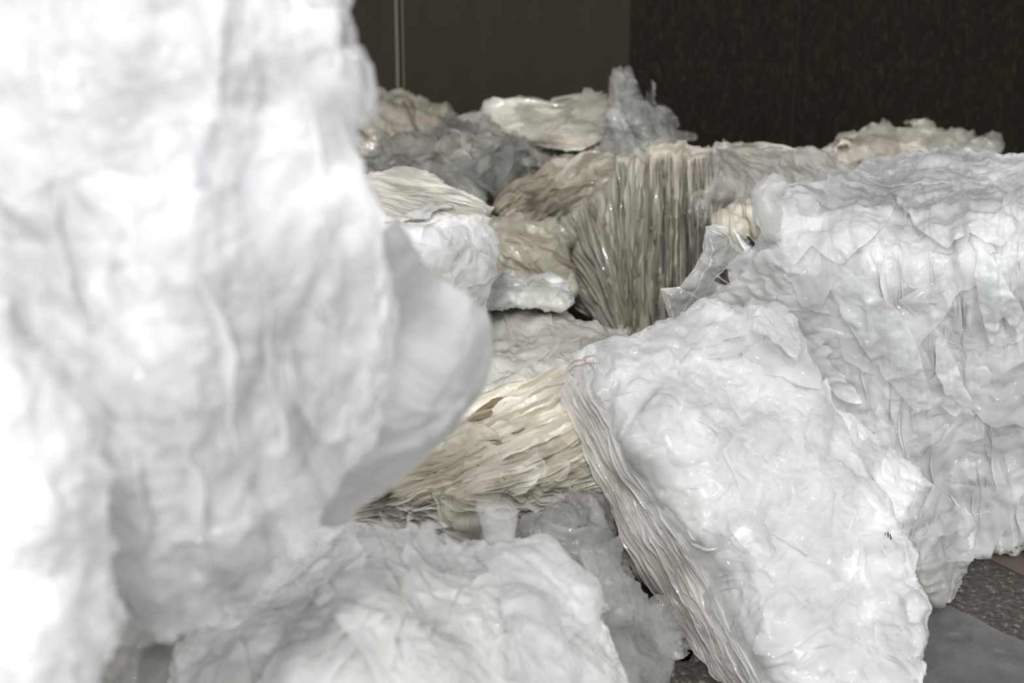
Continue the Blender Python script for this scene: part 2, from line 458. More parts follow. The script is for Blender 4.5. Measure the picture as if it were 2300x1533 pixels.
def film(name, rough=.28, bump=.5, fine=38., aniso=None, spec=.5, transp=0., transl=0., dirt=0., dirtcol=(.16, .12, .08), coat=0., sss=0., dist=.010, stretch=14., glint=True):
    m, nt = newmat(name); L = nt.links.new
    out = N_(nt, 'ShaderNodeOutputMaterial')
    bs = N_(nt, 'ShaderNodeBsdfPrincipled')
    bs.inputs['Roughness'].default_value = rough
    bs.inputs['Specular IOR Level'].default_value = spec
    bs.inputs['Coat Weight'].default_value = coat; bs.inputs['Coat IOR'].default_value = 1.65; bs.inputs['Coat Roughness'].default_value = .055
    if sss:
        bs.inputs['Subsurface Weight'].default_value = sss; bs.inputs['Subsurface Radius'].default_value = (.03, .03, .03)
        bs.inputs['Subsurface Scale'].default_value = 1.; bs.subsurface_method = 'BURLEY'
    vc = N_(nt, 'ShaderNodeVertexColor', layer_name='tone')
    tc = N_(nt, 'ShaderNodeTexCoord')
    # coordinates for relief
    if aniso:
        at = N_(nt, 'ShaderNodeAttribute', attribute_name='pleat')
        mp = N_(nt, 'ShaderNodeMapping'); mp.inputs['Scale'].default_value = (1, 1 / stretch, 1)
        L(at.outputs['Vector'], mp.inputs['Vector']); co = mp.outputs['Vector']
    else: co = tc.outputs['Object']
    n1 = N_(nt, 'ShaderNodeTexNoise')
    if aniso: n1.noise_type = 'RIDGED_MULTIFRACTAL'; n1.normalize = False
    n1.inputs['Scale'].default_value = fine; n1.inputs['Detail'].default_value = 1.; n1.inputs['Roughness'].default_value = .45
    n1.inputs['Distortion'].default_value = 0. if not aniso else .3
    L(co, n1.inputs['Vector'])
    if aniso:
        ad = N_(nt, 'ShaderNodeMath', operation='MULTIPLY_ADD'); L(n1.outputs[0], ad.inputs[0]); ad.inputs[1].default_value = .35; ad.inputs[2].default_value = 0
        bp = N_(nt, 'ShaderNodeBump'); bp.inputs['Strength'].default_value = bump; bp.inputs['Distance'].default_value = dist
        L(ad.outputs[0], bp.inputs['Height'])
    else:
        bp = N_(nt, 'ShaderNodeBump'); bp.inputs['Strength'].default_value = bump; bp.inputs['Distance'].default_value = dist
        L(n1.outputs[0], bp.inputs['Height'])
    if aniso: L(bp.outputs[0], bs.inputs['Normal'])
    if glint and not aniso:
        ga = N_(nt, 'ShaderNodeAttribute', attribute_name='glint'); gn = N_(nt, 'ShaderNodeVectorMath', operation='NORMALIZE')
        L(ga.outputs['Vector'], gn.inputs[0]); L(gn.outputs[0], bs.inputs['Coat Normal'])
    else: L(bp.outputs[0], bs.inputs['Coat Normal'])
    col = vc.outputs['Color']
    # slight variation of milky and clear areas
    n3 = N_(nt, 'ShaderNodeTexNoise'); n3.inputs['Scale'].default_value = 7.; n3.inputs['Detail'].default_value = 1.
    L(tc.outputs['Object'], n3.inputs['Vector'])
    mr = N_(nt, 'ShaderNodeMapRange'); L(n3.outputs[0], mr.inputs[0])
    for i, v in ((1, .3), (2, .7), (3, .93), (4, 1.05)): mr.inputs[i].default_value = v
    vm = N_(nt, 'ShaderNodeVectorMath', operation='SCALE'); L(col, vm.inputs[0]); L(mr.outputs[0], vm.inputs['Scale']); col = vm.outputs[0]
    if dirt > 0:
        n4 = N_(nt, 'ShaderNodeTexNoise'); n4.inputs['Scale'].default_value = 16. if not aniso else 22.; n4.inputs['Detail'].default_value = 3.; n4.inputs['Roughness'].default_value = .65
        L(co, n4.inputs['Vector'])
        cr = N_(nt, 'ShaderNodeMapRange'); L(n4.outputs[0], cr.inputs[0])
        for i, v in ((1, .52), (2, .80), (3, 0.), (4, dirt)): cr.inputs[i].default_value = v
        mx = N_(nt, 'ShaderNodeMix', data_type='RGBA'); L(cr.outputs[0], mx.inputs[0]); L(col, mx.inputs[6]); mx.inputs[7].default_value = (*dirtcol, 1); col = mx.outputs[2]
    L(col, bs.inputs['Base Color'])
    sh = bs.outputs[0]
    if transl:
        tl = N_(nt, 'ShaderNodeBsdfTranslucent'); L(col, tl.inputs[0])
        ms = N_(nt, 'ShaderNodeMixShader'); ms.inputs[0].default_value = transl; L(sh, ms.inputs[1]); L(tl.outputs[0], ms.inputs[2]); sh = ms.outputs[0]
    if transp:
        tr = N_(nt, 'ShaderNodeBsdfTransparent'); ms = N_(nt, 'ShaderNodeMixShader')
        mr2 = N_(nt, 'ShaderNodeMapRange'); L(n3.outputs[0], mr2.inputs[0])
        for i, v in ((1, .3), (2, .7), (3, transp * 1.3), (4, transp * .6)): mr2.inputs[i].default_value = v
        L(mr2.outputs[0], ms.inputs[0]); L(sh, ms.inputs[1]); L(tr.outputs[0], ms.inputs[2]); sh = ms.outputs[0]
    L(sh, out.inputs[0])
    return m

M_BODY = film('crumpled_white_film', rough=.40, bump=.2, fine=45, spec=.3, coat=1., sss=.5)
M_BODY_SOFT = film('white_film_smooth', rough=.40, bump=.2, fine=30, spec=.3, coat=1., sss=.5)
M_PLEAT = film('pleated_film', rough=.30, bump=.8, fine=55, aniso=True, spec=.5, dirt=.30, coat=.6)
M_PLEATD = film('dirty_pleated_film', rough=.32, bump=.9, fine=50, aniso=True, spec=.5, dirt=.6, dirtcol=(.17, .14, .11), coat=.5)
M_GREY = film('grey_clear_film', rough=.25, bump=.3, fine=26, spec=.5, dirt=.3, coat=1.)
M_DULL = film('dull_grey_film', rough=.5, bump=.3, fine=26, spec=.2, dirt=.4, coat=.1)
M_TUFT = film('clear_tuft_film', rough=.2, bump=.6, fine=26, spec=.5, transp=.40, transl=.3, coat=1.)
M_SHEET = film('loose_film_sheet', rough=.25, bump=.2, fine=45, spec=.5, transp=.36, transl=.3, coat=1.)
M_CLEAR = film('clear_film_sheet', rough=.15, bump=.6, fine=30, spec=.6, transp=.50, transl=.4, coat=1.)
M_LAYER = film('film_layer_edges', glint=False, rough=.30, bump=.3, fine=50, spec=.5, transl=.3, coat=.8)
M_TWIST = film('twisted_clear_film', rough=.15, bump=.4, fine=26, spec=.6, transp=.36, transl=.5, coat=1.)

def plain(name, col, rough=.6):
    m, nt = newmat(name); out = N_(nt, 'ShaderNodeOutputMaterial'); b = N_(nt, 'ShaderNodeBsdfPrincipled')
    n = N_(nt, 'ShaderNodeTexNoise'); n.inputs['Scale'].default_value = 90; n.inputs['Detail'].default_value = 4
    mx = N_(nt, 'ShaderNodeMix', data_type='RGBA'); mx.inputs[6].default_value = (*col, 1); mx.inputs[7].default_value = (*[c * 1.7 for c in col], 1)
    tc = N_(nt, 'ShaderNodeTexCoord'); nt.links.new(tc.outputs['Object'], n.inputs[0]); nt.links.new(n.outputs[0], mx.inputs[0])
    nt.links.new(mx.outputs[2], b.inputs['Base Color']); b.inputs['Roughness'].default_value = rough
    nt.links.new(b.outputs[0], out.inputs[0]); return m
M_INK = plain('black_print', (.03, .03, .035), .5)
M_RUST = plain('rust_stain', (.36, .22, .17), .7)
M_BROWN = plain('brown_dirt', (.16, .12, .07), .8)
# ------------------------------------------------------------------ tone fields (the film's own colour, toneM also holds painted shade)
def flat(c, v=.05, sc=3., c2=None):
    def f(s, P):
        n = noise(P * sc + s.seed)
        t = mixc(c, c2 if c2 is not None else c, .5 + n * .9)
        return np.clip(t * (1 + v * noise(P * sc * 4 + s.seed + 40))[..., None], 0, .93)
    return f
WHITE = (.86, .865, .865); COOL = (.80, .83, .84); CREAM = (.80, .765, .68); GREYF = (.45, .45, .43); BEIGE = (.60, .55, .46)

def rot(deg):
    a = math.radians(deg); c_, s_ = math.cos(a), math.sin(a)
    # v runs along the direction `deg` (0 = right, 90 = down in the photo)
    return lambda x, y: np.stack([-x * s_ + y * c_, x * c_ + y * s_], -1)
def dirv(deg):
    a = math.radians(deg); return lambda x, y: (math.cos(a), math.sin(a))

def disp_crumple(amp=.035, scale=5., fineamp=.010, seed=0, big=.03):
    def f(s, B):
        sd = s.seed + seed
        return big * noise(B * 2.3 + sd) + .85 * amp * crumple(B, scale * .8, sd, 4, .6) + .7 * fineamp * crumple(B, scale * 3., sd + 3, 3, .9)
    return f
def disp_pleat(amp=.03, freq=14., seed=0, big=.03, cr=.01, stretch=10.):
    def f(s, B):
        sd = s.seed + seed
        return big * noise(B * 2.3 + sd) + amp * pleat(s.uv[..., 0], s.uv[..., 1], freq, sd, stretch, 4) + cr * crumple(B, 9., sd, 3)
    return f

# ================================================================== RIGHT BALE
s = Surf([(1590,705),(1600,660),(1640,640),(1632,600),(1660,560),(1640,510),(1690,560),(1730,540),(1716,500),(1690,450),(1700,420),(1738,392),(1765,405),
          (1800,412),(1860,400),(1905,395),(1925,380),(1960,372),(2010,362),(2060,356),(2118,338),(2170,342),(2230,360),(2300,362),(2420,366),(2440,800),(2430,1234),
          (2300,1234),(2285,1246),(2240,1250),(2190,1259),(2140,1262),(2080,1255),(1990,1200),(1880,1100),(1800,1000),(1760,880),(1690,790)],
         [(1720,470,4.12),(1950,480,4.02),(2200,470,3.93),(2400,470,3.93),(2200,800,3.93),(2400,1230,3.98),(2200,1235,4.02),(1680,640,4.22),(1850,900,4.10),
          (2120,342,4.95),(2350,362,4.95),(1960,378,4.8),(1738,400,4.35),(2100,420,4.35),(2350,430,4.3),(2060,700,3.92),(1620,700,4.3),(1950,1100,4.1)],
         step=3.5, rnd=.05, jag=2.5, seed=3,
         disp=lambda s, B: .03 * noise(B * 2.0 + 3) + .022 * crumple(B, 3.2, 3.3, 4, .6) + .006 * crumple(B, 9, 9, 2, .9)
              + .020 * pleat(s.uv[..., 0], s.uv[..., 1], 11., 4, 9., 3) * np.clip((s.gx - 1800) / 250., 0, 1),
         flow=rot(84), tone=flat((.83, .84, .84), .04, 3., (.87, .872, .865)))
R_BALE = s
bale('film_bale', s, M_BODY, 'large cool-white plastic film bale standing upright on the wet floor at the right edge', 'plastic bale', .9, .92)
patches(s, M_SHEET, 60, (50, 180), (.004, .022), 21, (.85, .86, .86), region=[(1640, 400), (2300, 370), (2300, 1230), (2150, 1230), (1800, 880), (1640, 690)])
patches(s, M_CLEAR, 26, (40, 120), (.01, .06), 22, (.86, .87, .88), name='clear_film', region=[(1700, 400), (2000, 360), (2300, 350), (2300, 560), (1950, 560), (1700, 560)])
ribbons(s, M_LAYER, 70, dirv(86), (90, 260), (.006, .022), 23, region=[(1950, 560), (2300, 520), (2300, 1230), (2190, 1230), (1900, 900)], tones=((.84, .86, .87), (.78, .81, .82)))
def scatter_dir(base, spread, sc=70., off=0.):
    return lambda x, y: (math.cos(math.radians(base + spread * math.sin(x / sc + off) * math.cos(y / sc * 1.3 - off))), math.sin(math.radians(base + spread * math.sin(x / sc + off) * math.cos(y / sc * 1.3 - off))))
ribbons(s, M_SHEET, 130, scatter_dir(80, 90), (25, 110), (.003, .009), 24, region=[(1660, 450), (1740, 430), (2300, 400), (2300, 1230), (2150, 1230), (1800, 860), (1660, 690)], tones=((.90, .905, .91), (.84, .86, .87)), name='film_creases', wav=.5, sink=.002)
# film twisted out of the corner towards the left
loop = Surf([(1588,506),(1612,503),(1642,519),(1628,533),(1660,560),(1683,580),(1655,596),(1612,612),(1606,632),(1642,648),(1610,672),(1560,690),(1518,722),(1500,700),(1490,676),(1482,648),(1506,646),(1530,640),(1556,606),(1578,566),(1582,530)],
            [(1590,506,4.02),(1680,580,4.16),(1640,648,4.12),(1484,648,4.03),(1520,715,4.10),(1580,620,3.99)], step=2.5, rnd=.03, jag=1.2, seed=31,
            disp=lambda s, B: .018 * crumple(B, 9, 2, 3, .9) + .015 * noise(B * 9), fct=.14, fsc=14., tone=flat((.91, .915, .91), .02))
part('twisted_film', s, loop, M_TWIST, 'twisted tuft of clear film sticking out to the left')
loop.obj, loop.org = s.obj, s.org
stroke(loop, M_SHEET, [[(1588,508),(1581,535),(1579,562),(1560,604),(1530,640)],[(1598,514),(1640,542),(1664,565),(1681,581)],[(1486,650),(1530,646),(1562,660),(1600,668)],[(1592,520),(1602,560),(1584,610),(1540,680),(1522,712)],[(1610,508),(1640,520),(1630,530)],[(1600,612),(1640,640)],[(1494,656),(1506,690),(1518,715)],[(1670,582),(1630,600),(1604,625),(1580,660)]], 3.2, 'film_fold', .002, (.92, .92, .91))
knob = Surf([(1692,560),(1706,520),(1702,480),(1690,440),(1704,410),(1738,390),(1768,402),(1772,420),(1745,440),(1760,480),(1752,520),(1765,545),(1722,540)],
            [(1692,560,4.08),(1738,390,4.12),(1770,440,4.06),(1720,470,3.99)], step=2.5, rnd=.05, jag=1.5, seed=33, disp=lambda s, B: .02 * crumple(B, 8, 8, 3, .8), tone=flat((.84, .83, .80), .03))
part('film_flap', s, knob, M_TWIST)
ridge = Surf([(1935,400),(1990,392),(2040,372),(2085,350),(2120,337),(2160,340),(2200,352),(2240,362),(2310,362),(2310,420),(2200,418),(2100,412),(2000,412)],
             [(1935,400,4.6),(2120,337,4.75),(2310,362,4.7),(2310,420,4.35),(2000,412,4.4)], step=3, rnd=.03, jag=1.5, seed=34,
             disp=lambda s, B: .03 * crumple(B, 7, 8, 4, .7), tone=flat((.80, .80, .78), .03))
part('film_flap', s, ridge, M_SHEET)
drape('film_flap', s, [(1610,690),(1640,640),(1690,598),(1740,560),(1800,548),(1850,560),(1862,600),(1836,626),(1852,668),(1870,700),(1800,690),(1740,696),(1680,712),(1630,716)], M_SHEET, .02, .03, (-.6, -.8), .012, 9., (.86, .855, .84), 201)
drape('film_flap', s, [(1795,760),(1812,742),(1860,735),(1880,750),(1855,760),(1880,775),(1862,790),(1900,830),(1940,890),(1900,885),(1850,850),(1815,815)], M_SHEET, .03, .05, (-1, 0), .02, 9., (.86, .865, .86), 202)
drape('film_flap', s, [(1870,580),(1900,592),(1960,640),(2020,690),(2060,760),(2090,860),(2060,900),(1990,830),(1920,740),(1880,660)], M_SHEET, .022, .03, (1, -.2), .014, 9., (.85, .87, .875), 203)
drape('film_flap', s, [(2105,738),(2125,742),(2140,790),(2160,840),(2185,880),(2205,900),(2160,895),(2120,850),(2100,800)], M_SHEET, .03, .04, (-1, 0), .014, 9., (.87, .885, .89), 204)
drape('film_flap', s, [(2200,560),(2240,600),(2262,640),(2296,690),(2290,740),(2250,700),(2225,760),(2205,700),(2190,620)], M_SHEET, .03, .04, (1, 0), .02, 9., (.85, .87, .88), 205)
drape('film_flap', s, [(2045,900),(2080,872),(2120,868),(2160,885),(2190,905),(2140,908),(2110,890),(2080,894)], M_CLEAR, .03, .04, (0, 1), .02, 14., (.84, .85, .85), 206)
drape('film_flap', s, [(1730,480),(1800,425),(1880,415),(1990,430),(2010,470),(1960,540),(1900,590),(1840,560),(1800,590),(1770,560)], M_SHEET, .02, .03, (0, 1), .016, 8., (.85, .86, .86), 207)
drape('film_flap', s, [(2000,430),(2100,415),(2300,425),(2300,500),(2240,560),(2180,530),(2130,560),(2060,520)], M_SHEET, .02, .03, (0, 1), .016, 8., (.87, .875, .875), 208)
# printed writing, worn and creased past reading
stroke(s, M_INK, [[(1712,644),(1716,664)],[(1708,644),(1722,642)],[(1728,660),(1733,652),(1738,660)],[(1740,646),(1738,664)],[(1744,662),(1750,648),(1754,664)],[(1756,654),(1762,660)]], 2.2, 'printed_text')
stroke(s, M_INK, [[(2186,814),(2190,822)],[(2184,828),(2194,834),(2190,842)],[(2186,846),(2196,852)],[(2192,856),(2196,866),(2190,862)]], 3., 'printed_text')
stroke(s, M_INK, [[(2276,1222),(2282,1226)],[(2288,1224),(2296,1220)],[(2268,1230),(2274,1233)]], 2.6, 'printed_text')
stroke(s, M_BROWN, [[(2108,898),(2130,904),(2150,912),(2168,906)],[(2130,912),(2150,918),(2140,936),(2134,952)],[(2136,940),(2128,958),(2134,966)],[(2055,900),(2080,894),(2105,898)]], 5., 'dirt_mark')
stroke(s, M_BROWN, [[(2078,478),(2084,474)],[(2096,476),(2102,480)]], 4., 'dirt_mark')

# ================================================================== CENTRE TILTED BALE
EOUT = [(1283,818),(1298,792),(1335,775),(1400,758),(1480,730),(1530,708),(1580,700),(1640,698),(1700,688),(1750,696),(1778,715),(1788,745),(1800,775),(1830,835),(1858,880),
        (1885,950),(1935,1040),(1995,1120),(2035,1220),(2062,1300),(2096,1366),(2082,1400),(2070,1445),(2055,1482),(2076,1490),(2064,1533),(2040,1640),(1700,1700),(1620,1640),(1560,1560),(1530,1480),(1480,1352),(1405,1285),(1385,1200),
        (1350,1112),(1305,1030),(1275,950),(1250,888),(1278,850)]
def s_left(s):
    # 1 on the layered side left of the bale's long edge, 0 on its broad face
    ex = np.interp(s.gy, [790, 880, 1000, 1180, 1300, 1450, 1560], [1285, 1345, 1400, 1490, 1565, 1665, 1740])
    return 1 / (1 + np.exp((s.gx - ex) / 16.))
s = Surf(EOUT, [(1760,710,3.82),(1560,720,3.80),(1330,800,3.72),(1700,1100,3.36),(2080,1380,3.28),(1880,960,3.6),(1430,1000,3.42),(1560,1200,3.28),(1700,1450,3.12),(1900,1500,3.08),(1750,1640,3.02),
                (1252,890,4.0),(1370,1170,3.78),(1480,1352,3.62),(1550,1540,3.45),(1330,880,3.62),(1440,1180,3.5),(1300,960,3.82)],
         step=3.2, rnd=.07, jag=2.5, seed=8,
         disp=lambda s, B: .025 * noise(B * 2.8 + 8) + (.022 * crumple(B, 3.0, 8, 3, .6) + .004 * crumple(B, 9, 9, 2, .9)) * (1 - .6 * s_left(s))
              + .020 * pleat(s.uv[..., 0], s.uv[..., 1], 17., 4, 12., 3) * s_left(s),
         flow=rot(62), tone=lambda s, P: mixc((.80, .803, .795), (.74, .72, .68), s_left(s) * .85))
E_BALE = s
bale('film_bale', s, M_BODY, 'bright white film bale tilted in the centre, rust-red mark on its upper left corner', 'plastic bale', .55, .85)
patches(s, M_SHEET, 60, (50, 170), (.002, .010), 46, (.82, .825, .815), region=[(1330, 800), (1750, 700), (2080, 1370), (2060, 1533), (1740, 1533), (1480, 1130)])
ribbons(s, M_LAYER, 190, dirv(62), (140, 380), (.005, .016), 42, region=[(1255, 880), (1320, 850), (1420, 1020), (1540, 1230), (1740, 1560), (1560, 1560), (1480, 1350), (1400, 1290), (1350, 1110)],
        tones=((.76, .74, .70), (.64, .61, .57)), wav=.45)
ribbons(s, M_SHEET, 170, scatter_dir(60, 110, 90.), (25, 110), (.003, .009), 47, region=[(1330, 800), (1750, 710), (2070, 1370), (2050, 1560), (1740, 1560), (1480, 1130)], tones=((.91, .915, .91), (.85, .85, .845)), name='film_creases', wav=.5, sink=.002)
patches(s, M_CLEAR, 14, (40, 90), (.01, .05), 43, (.86, .86, .85), name='clear_film', region=[(1500, 700), (1790, 690), (1820, 800), (1500, 760)])
cornr = Surf([(1700,690),(1750,694),(1782,712),(1790,745),(1812,770),(1800,790),(1790,812),(1760,790),(1730,760),(1690,735)],
             [(1700,690,3.74),(1812,770,3.74),(1730,760,3.64)], step=2.5, rnd=.02, jag=2, seed=44, disp=lambda s, B: .02 * crumple(B, 14, 8, 4, .7), tone=flat((.85, .85, .83), .02))
part('film_flap', s, cornr, M_SHEET)
spike = Surf([(2030,1340),(2060,1330),(2098,1366),(2085,1380),(2072,1400),(2040,1400)], [(2030,1340,3.24),(2098,1366,3.24),(2050,1400,3.2)], step=2.5, rnd=.02, jag=1, seed=45,
             disp=lambda s, B: .01 * crumple(B, 14, 8, 4, .7), tone=flat((.86, .86, .85), .02))
part('film_flap', s, spike, M_SHEET)
stroke(s, M_RUST, [[(1286,822),(1300,812),(1322,806),(1345,802)],[(1284,834),(1300,822),(1330,818),(1352,822),(1366,828)],[(1348,806),(1356,816),(1368,818)],[(1320,812),(1338,826),(1345,838)]], 2.0, 'rust_mark')
stroke(s, M_INK, [[(1988,1196),(1988,1206)],[(1994,1194),(1995,1206)],[(1999,1198),(2002,1212)],[(1988,1222),(1992,1230)]], 3.0, 'printed_text')
stroke(s, M_INK, [[(1800,1338),(1806,1342)],[(1808,1346),(1818,1351)],[(1796,1350),(1800,1352)]], 2.2, 'printed_text')
stroke(s, M_BROWN, [[(1820,1462),(1836,1456),(1856,1452),(1872,1454)],[(1872,1454),(1886,1462),(1894,1466),(1884,1470)]], 2.6, 'dirt_mark')

# glossy bale behind its right shoulder
s = Surf([(1850,850),(1866,905),(1905,930),(1950,968),(2005,1008),(2062,1062),(2125,1128),(2168,1158),(2180,1190),(2172,1240),(2150,1290),(2138,1330),(2120,1366),(2105,1372),(2040,1380),(1960,1300),(1850,1150),(1800,950)],
         [(1860,880,3.9),(2000,1010,3.86),(2170,1180,3.84),(2110,1370,3.72),(2030,1150,3.64),(2090,1270,3.66),(1900,1100,3.7)],
         step=3., rnd=.08, jag=2.5, seed=12, disp=disp_crumple(.036, 6., .009), flow=rot(60), tone=flat((.70, .705, .69), .04))
F_BALE = s
bale('film_bale', s, M_BODY, 'glossy crumpled film bale wedged between the tilted bale and the upright right-hand bale', 'plastic bale', .2, .9)
patches(s, M_SHEET, 22, (40, 110), (.006, .03), 51, (.76, .76, .75))
fl = Surf([(2050,1275),(2090,1262),(2138,1256),(2136,1330),(2118,1362),(2096,1362),(2072,1322)], [(2050,1275,3.6),(2138,1256,3.66),(2100,1362,3.62)], step=2.5, rnd=.02, jag=1, seed=52,
          disp=lambda s, B: .015 * crumple(B, 13, 8, 4, .7), tone=flat((.62, .60, .56), .02))
part('film_flap', s, fl, M_CLEAR)
stroke(s, M_BROWN, [[(2052,1278),(2056,1288)],[(2060,1292),(2064,1306)],[(2092,1270),(2098,1276)],[(2134,1264),(2134,1270)]], 3.4, 'dirt_mark')

# ================================================================== PLEATED BROWN BALE
def flowI(x, y):
    if x > 1430: return (.03 * (x - 1500) / 100., 1.)
    cx, cy = 1462., 900.
    dx, dy = cx - x, cy - y; w = min(1, (1430 - x) / 90.); 
    dx = dx * w * 1.25; n = math.hypot(dx, dy); return (dx / n, dy / n)
def flowI_uv(x, y):
    cx, cy = 1470., 960.
    ang = np.arctan2(x - cx, cy - y)
    r = np.hypot(x - cx, y - cy)
    return np.stack([np.where(x > 1430, x, 1430 + (ang + .0753) * 430), r], -1)
def toneI(s, P):
    x, y = s.gx, s.gy
    st = noise(np.stack([s.uv[..., 0] * 38, s.uv[..., 1] * 3., 0 * x + 3], -1)); st2 = noise(np.stack([s.uv[..., 0] * 90, s.uv[..., 1] * 6., 0 * x + 8], -1))
    br = mixc((.36, .335, .285), (.62, .59, .50), .5 + st * .9 + st2 * .5)
    wh = mixc((.70, .68, .63), (.82, .81, .78), .5 + noise(P * 5))
    out = mixc(br, wh, np.clip((x - 1590 - 14 * noise(P * 8)) / 40., 0, 1) * np.clip((520 - y) / 60., 0, 1) * .95)
    top = np.clip((395 - y + 10 * noise(P * 9)) / 40., 0, 1) * .75
    return mixc(out, (.74, .70, .62), top)
s = Surf([(1388,352),(1420,340),(1470,326),(1510,322),(1560,326),(1640,319),(1700,320),(1760,331),(1800,330),(1830,336),(1862,332),(1866,345),(1905,368),(1930,395),(1950,430),(1900,620),(1700,760),
          (1640,905),(1400,905),(1345,730),(1300,692),(1286,650),(1262,622),(1222,606),(1180,592),(1172,580),(1210,545),(1262,500),(1300,462),(1345,425),(1372,392)],
         [(1400,360,5.35),(1560,335,5.5),(1700,325,5.9),(1900,370,5.9),(1500,420,5.12),(1600,400,5.15),(1500,650,5.12),(1450,740,5.2),(1300,640,5.5),(1190,585,5.75),(1300,470,5.6),(1600,600,5.15),(1700,420,5.3),(1900,430,5.6),(1500,900,5.25),(1700,760,5.3)],
         step=3.2, rnd=.06, jag=2.5, seed=15,
         disp=lambda s, B: .03 * noise(B * 2.6 + 15) + .042 * pleat(s.uv[..., 0], s.uv[..., 1], 17., 15, 14., 4) * np.clip((1640 - s.gx) / 40., .15, 1) + .03 * crumple(B, 7., 15, 4) * np.clip((s.gx - 1580) / 40., .25, 1),
         flow=flowI_uv, tone=toneI)
I_BALE = s
bale('film_bale', s, M_PLEATD, 'grime-streaked brownish film bale with tall vertical pleats standing behind the centre bale', 'plastic bale', .9, .9)
ribbons(s, M_LAYER, 420, flowI, (150, 420), (.004, .018), 61, region=[(1395, 350), (1600, 340), (1612, 760), (1350, 745), (1300, 690), (1180, 590), (1300, 470)],
        tones=((.64, .61, .52), (.34, .315, .27)), wav=.12)
patches(s, M_SHEET, 26, (40, 120), (.006, .04), 62, (.78, .77, .73), region=[(1600, 335), (1900, 345), (1900, 470), (1720, 480), (1640, 560), (1600, 560)])
ribbons(s, M_LAYER, 36, dirv(4), (60, 200), (.006, .025), 63, region=[(1400, 345), (1640, 320), (1900, 345), (1900, 385), (1640, 345), (1420, 365)], tones=((.80, .77, .70), (.62, .57, .50)), name='top_film_layers')
rg = random.Random(5)
stroke(s, M_BROWN, [[(x, y), (x + rg.uniform(-2, 2), y + rg.uniform(3, 8))] for x, y in [(rg.uniform(1370, 1580), rg.uniform(430, 740)) for _ in range(46)]], 3.2, 'dirt_specks', .02)

# ================================================================== BEIGE BUNDLES IN THE MIDDLE
s = Surf([(1095,470),(1112,452),(1150,430),(1190,405),(1232,372),(1290,352),(1350,338),(1400,345),(1420,420),(1380,560),(1240,560),(1150,545),(1125,500)],
         [(1100,470,5.7),(1250,380,6.1),(1400,345,6.0),(1180,480,5.7),(1350,480,5.75),(1240,560,5.8)], step=3.5, rnd=.1, jag=2.5, seed=18,
         disp=disp_pleat(.05, 13., 0, .03, .02, 5.), flow=rot(-28), tone=flat((.50, .46, .38), .08, 4., (.66, .61, .51)))
bale('film_bundle', s, M_PLEATD, 'beige-brown crushed film bundle leaning on the left side of the pleated brown bale', 'plastic bundle', .3, .8)
ribbons(s, M_LAYER, 90, dirv(-28), (60, 200), (.012, .05), 71, tones=((.74, .69, .58), (.48, .43, .36)), wav=.9)
patches(s, M_SHEET, 18, (35, 80), (.01, .05), 72, (.72, .69, .60))
s = Surf([(1090,500),(1120,492),(1160,490),(1200,496),(1260,500),(1290,530),(1280,600),(1290,660),(1250,700),(1120,690),(1090,620)],
         [(1090,500,5.4),(1200,500,5.5),(1290,530,5.5),(1180,600,5.2),(1250,680,5.2)], step=3.5, rnd=.1, jag=2.5, seed=19,
         disp=disp_crumple(.06, 6., .012), flow=rot(30), tone=flat((.58, .55, .46), .08, 5., (.72, .69, .59)))
bale('film_bundle', s, M_PLEAT, 'pale beige film bundle in the shaded hollow right of the left-hand stacked bale', 'plastic bundle', .4, .8)
patches(s, M_SHEET, 20, (30, 80), (.01, .05), 73, (.74, .71, .62))
ribbons(s, M_LAYER, 50, dirv(35), (50, 150), (.01, .04), 74, tones=((.78, .74, .62), (.55, .50, .42)), wav=.9)
# small cream bundle between pleated bale and right bale
s = Surf([(1612,505),(1622,482),(1650,468),(1690,455),(1760,450),(1780,520),(1740,580),(1690,600),(1650,560),(1630,530)],
         [(1612,505,4.85),(1690,455,4.95),(1690,520,4.75),(1760,560,4.8)], step=3., rnd=.1, jag=2.5, seed=20,
         disp=disp_crumple(.045, 9., .01), flow=rot(70), tone=flat((.72, .69, .58), .05, 5., (.62, .58, .50)))
bale('film_bundle', s, M_PLEAT, 'small yellowish-cream film bundle squeezed between the pleated brown bale and the right-hand bale', 'plastic bundle', .3, .8)
ribbons(s, M_LAYER, 50, dirv(75), (40, 110), (.008, .03), 75, tones=((.80, .77, .66), (.66, .62, .52)), wav=.9)

# ================================================================== BACK ROW
s = Surf([(740,260),(770,225),(806,206),(850,205),(905,211),(940,224),(975,236),(1008,246),(1032,262),(1045,290),(1040,400),(1030,520),(1020,765),(780,765),(740,420)],
         [(760,260,6.7),(850,205,7.1),(1030,262,7.1),(850,300,6.5),(1000,330,6.6),(850,400,6.5)], step=3.5, rnd=.14, jag=2.5, seed=21,
         disp=disp_pleat(.04, 9., 0, .05, .03, 9.), fct=.15, flow=rot(14), tone=flat((.38, .35, .29), .1, 3., (.52, .48, .40)))
bale('film_bale', s, M_PLEATD, 'brownish-grey film bale with swirling folds against the back wall beside the foreground bale', 'plastic bale', .6, .85)
ribbons(s, M_LAYER, 70, lambda x, y: (math.cos(.2 + .9 * math.sin((y - 210) / 40.)), math.sin(.2 + .9 * math.sin((y - 210) / 40.))), (60, 200), (.015, .05), 81, tones=((.62, .58, .49), (.42, .39, .34)), wav=.9)
def toneS(s, P):
    n = noise(P * 4 + 2); n2 = noise(P * 9 + 7)
    return mixc((.43, .425, .40), (.70, .68, .62), .45 + n * .9 + .4 * n2)
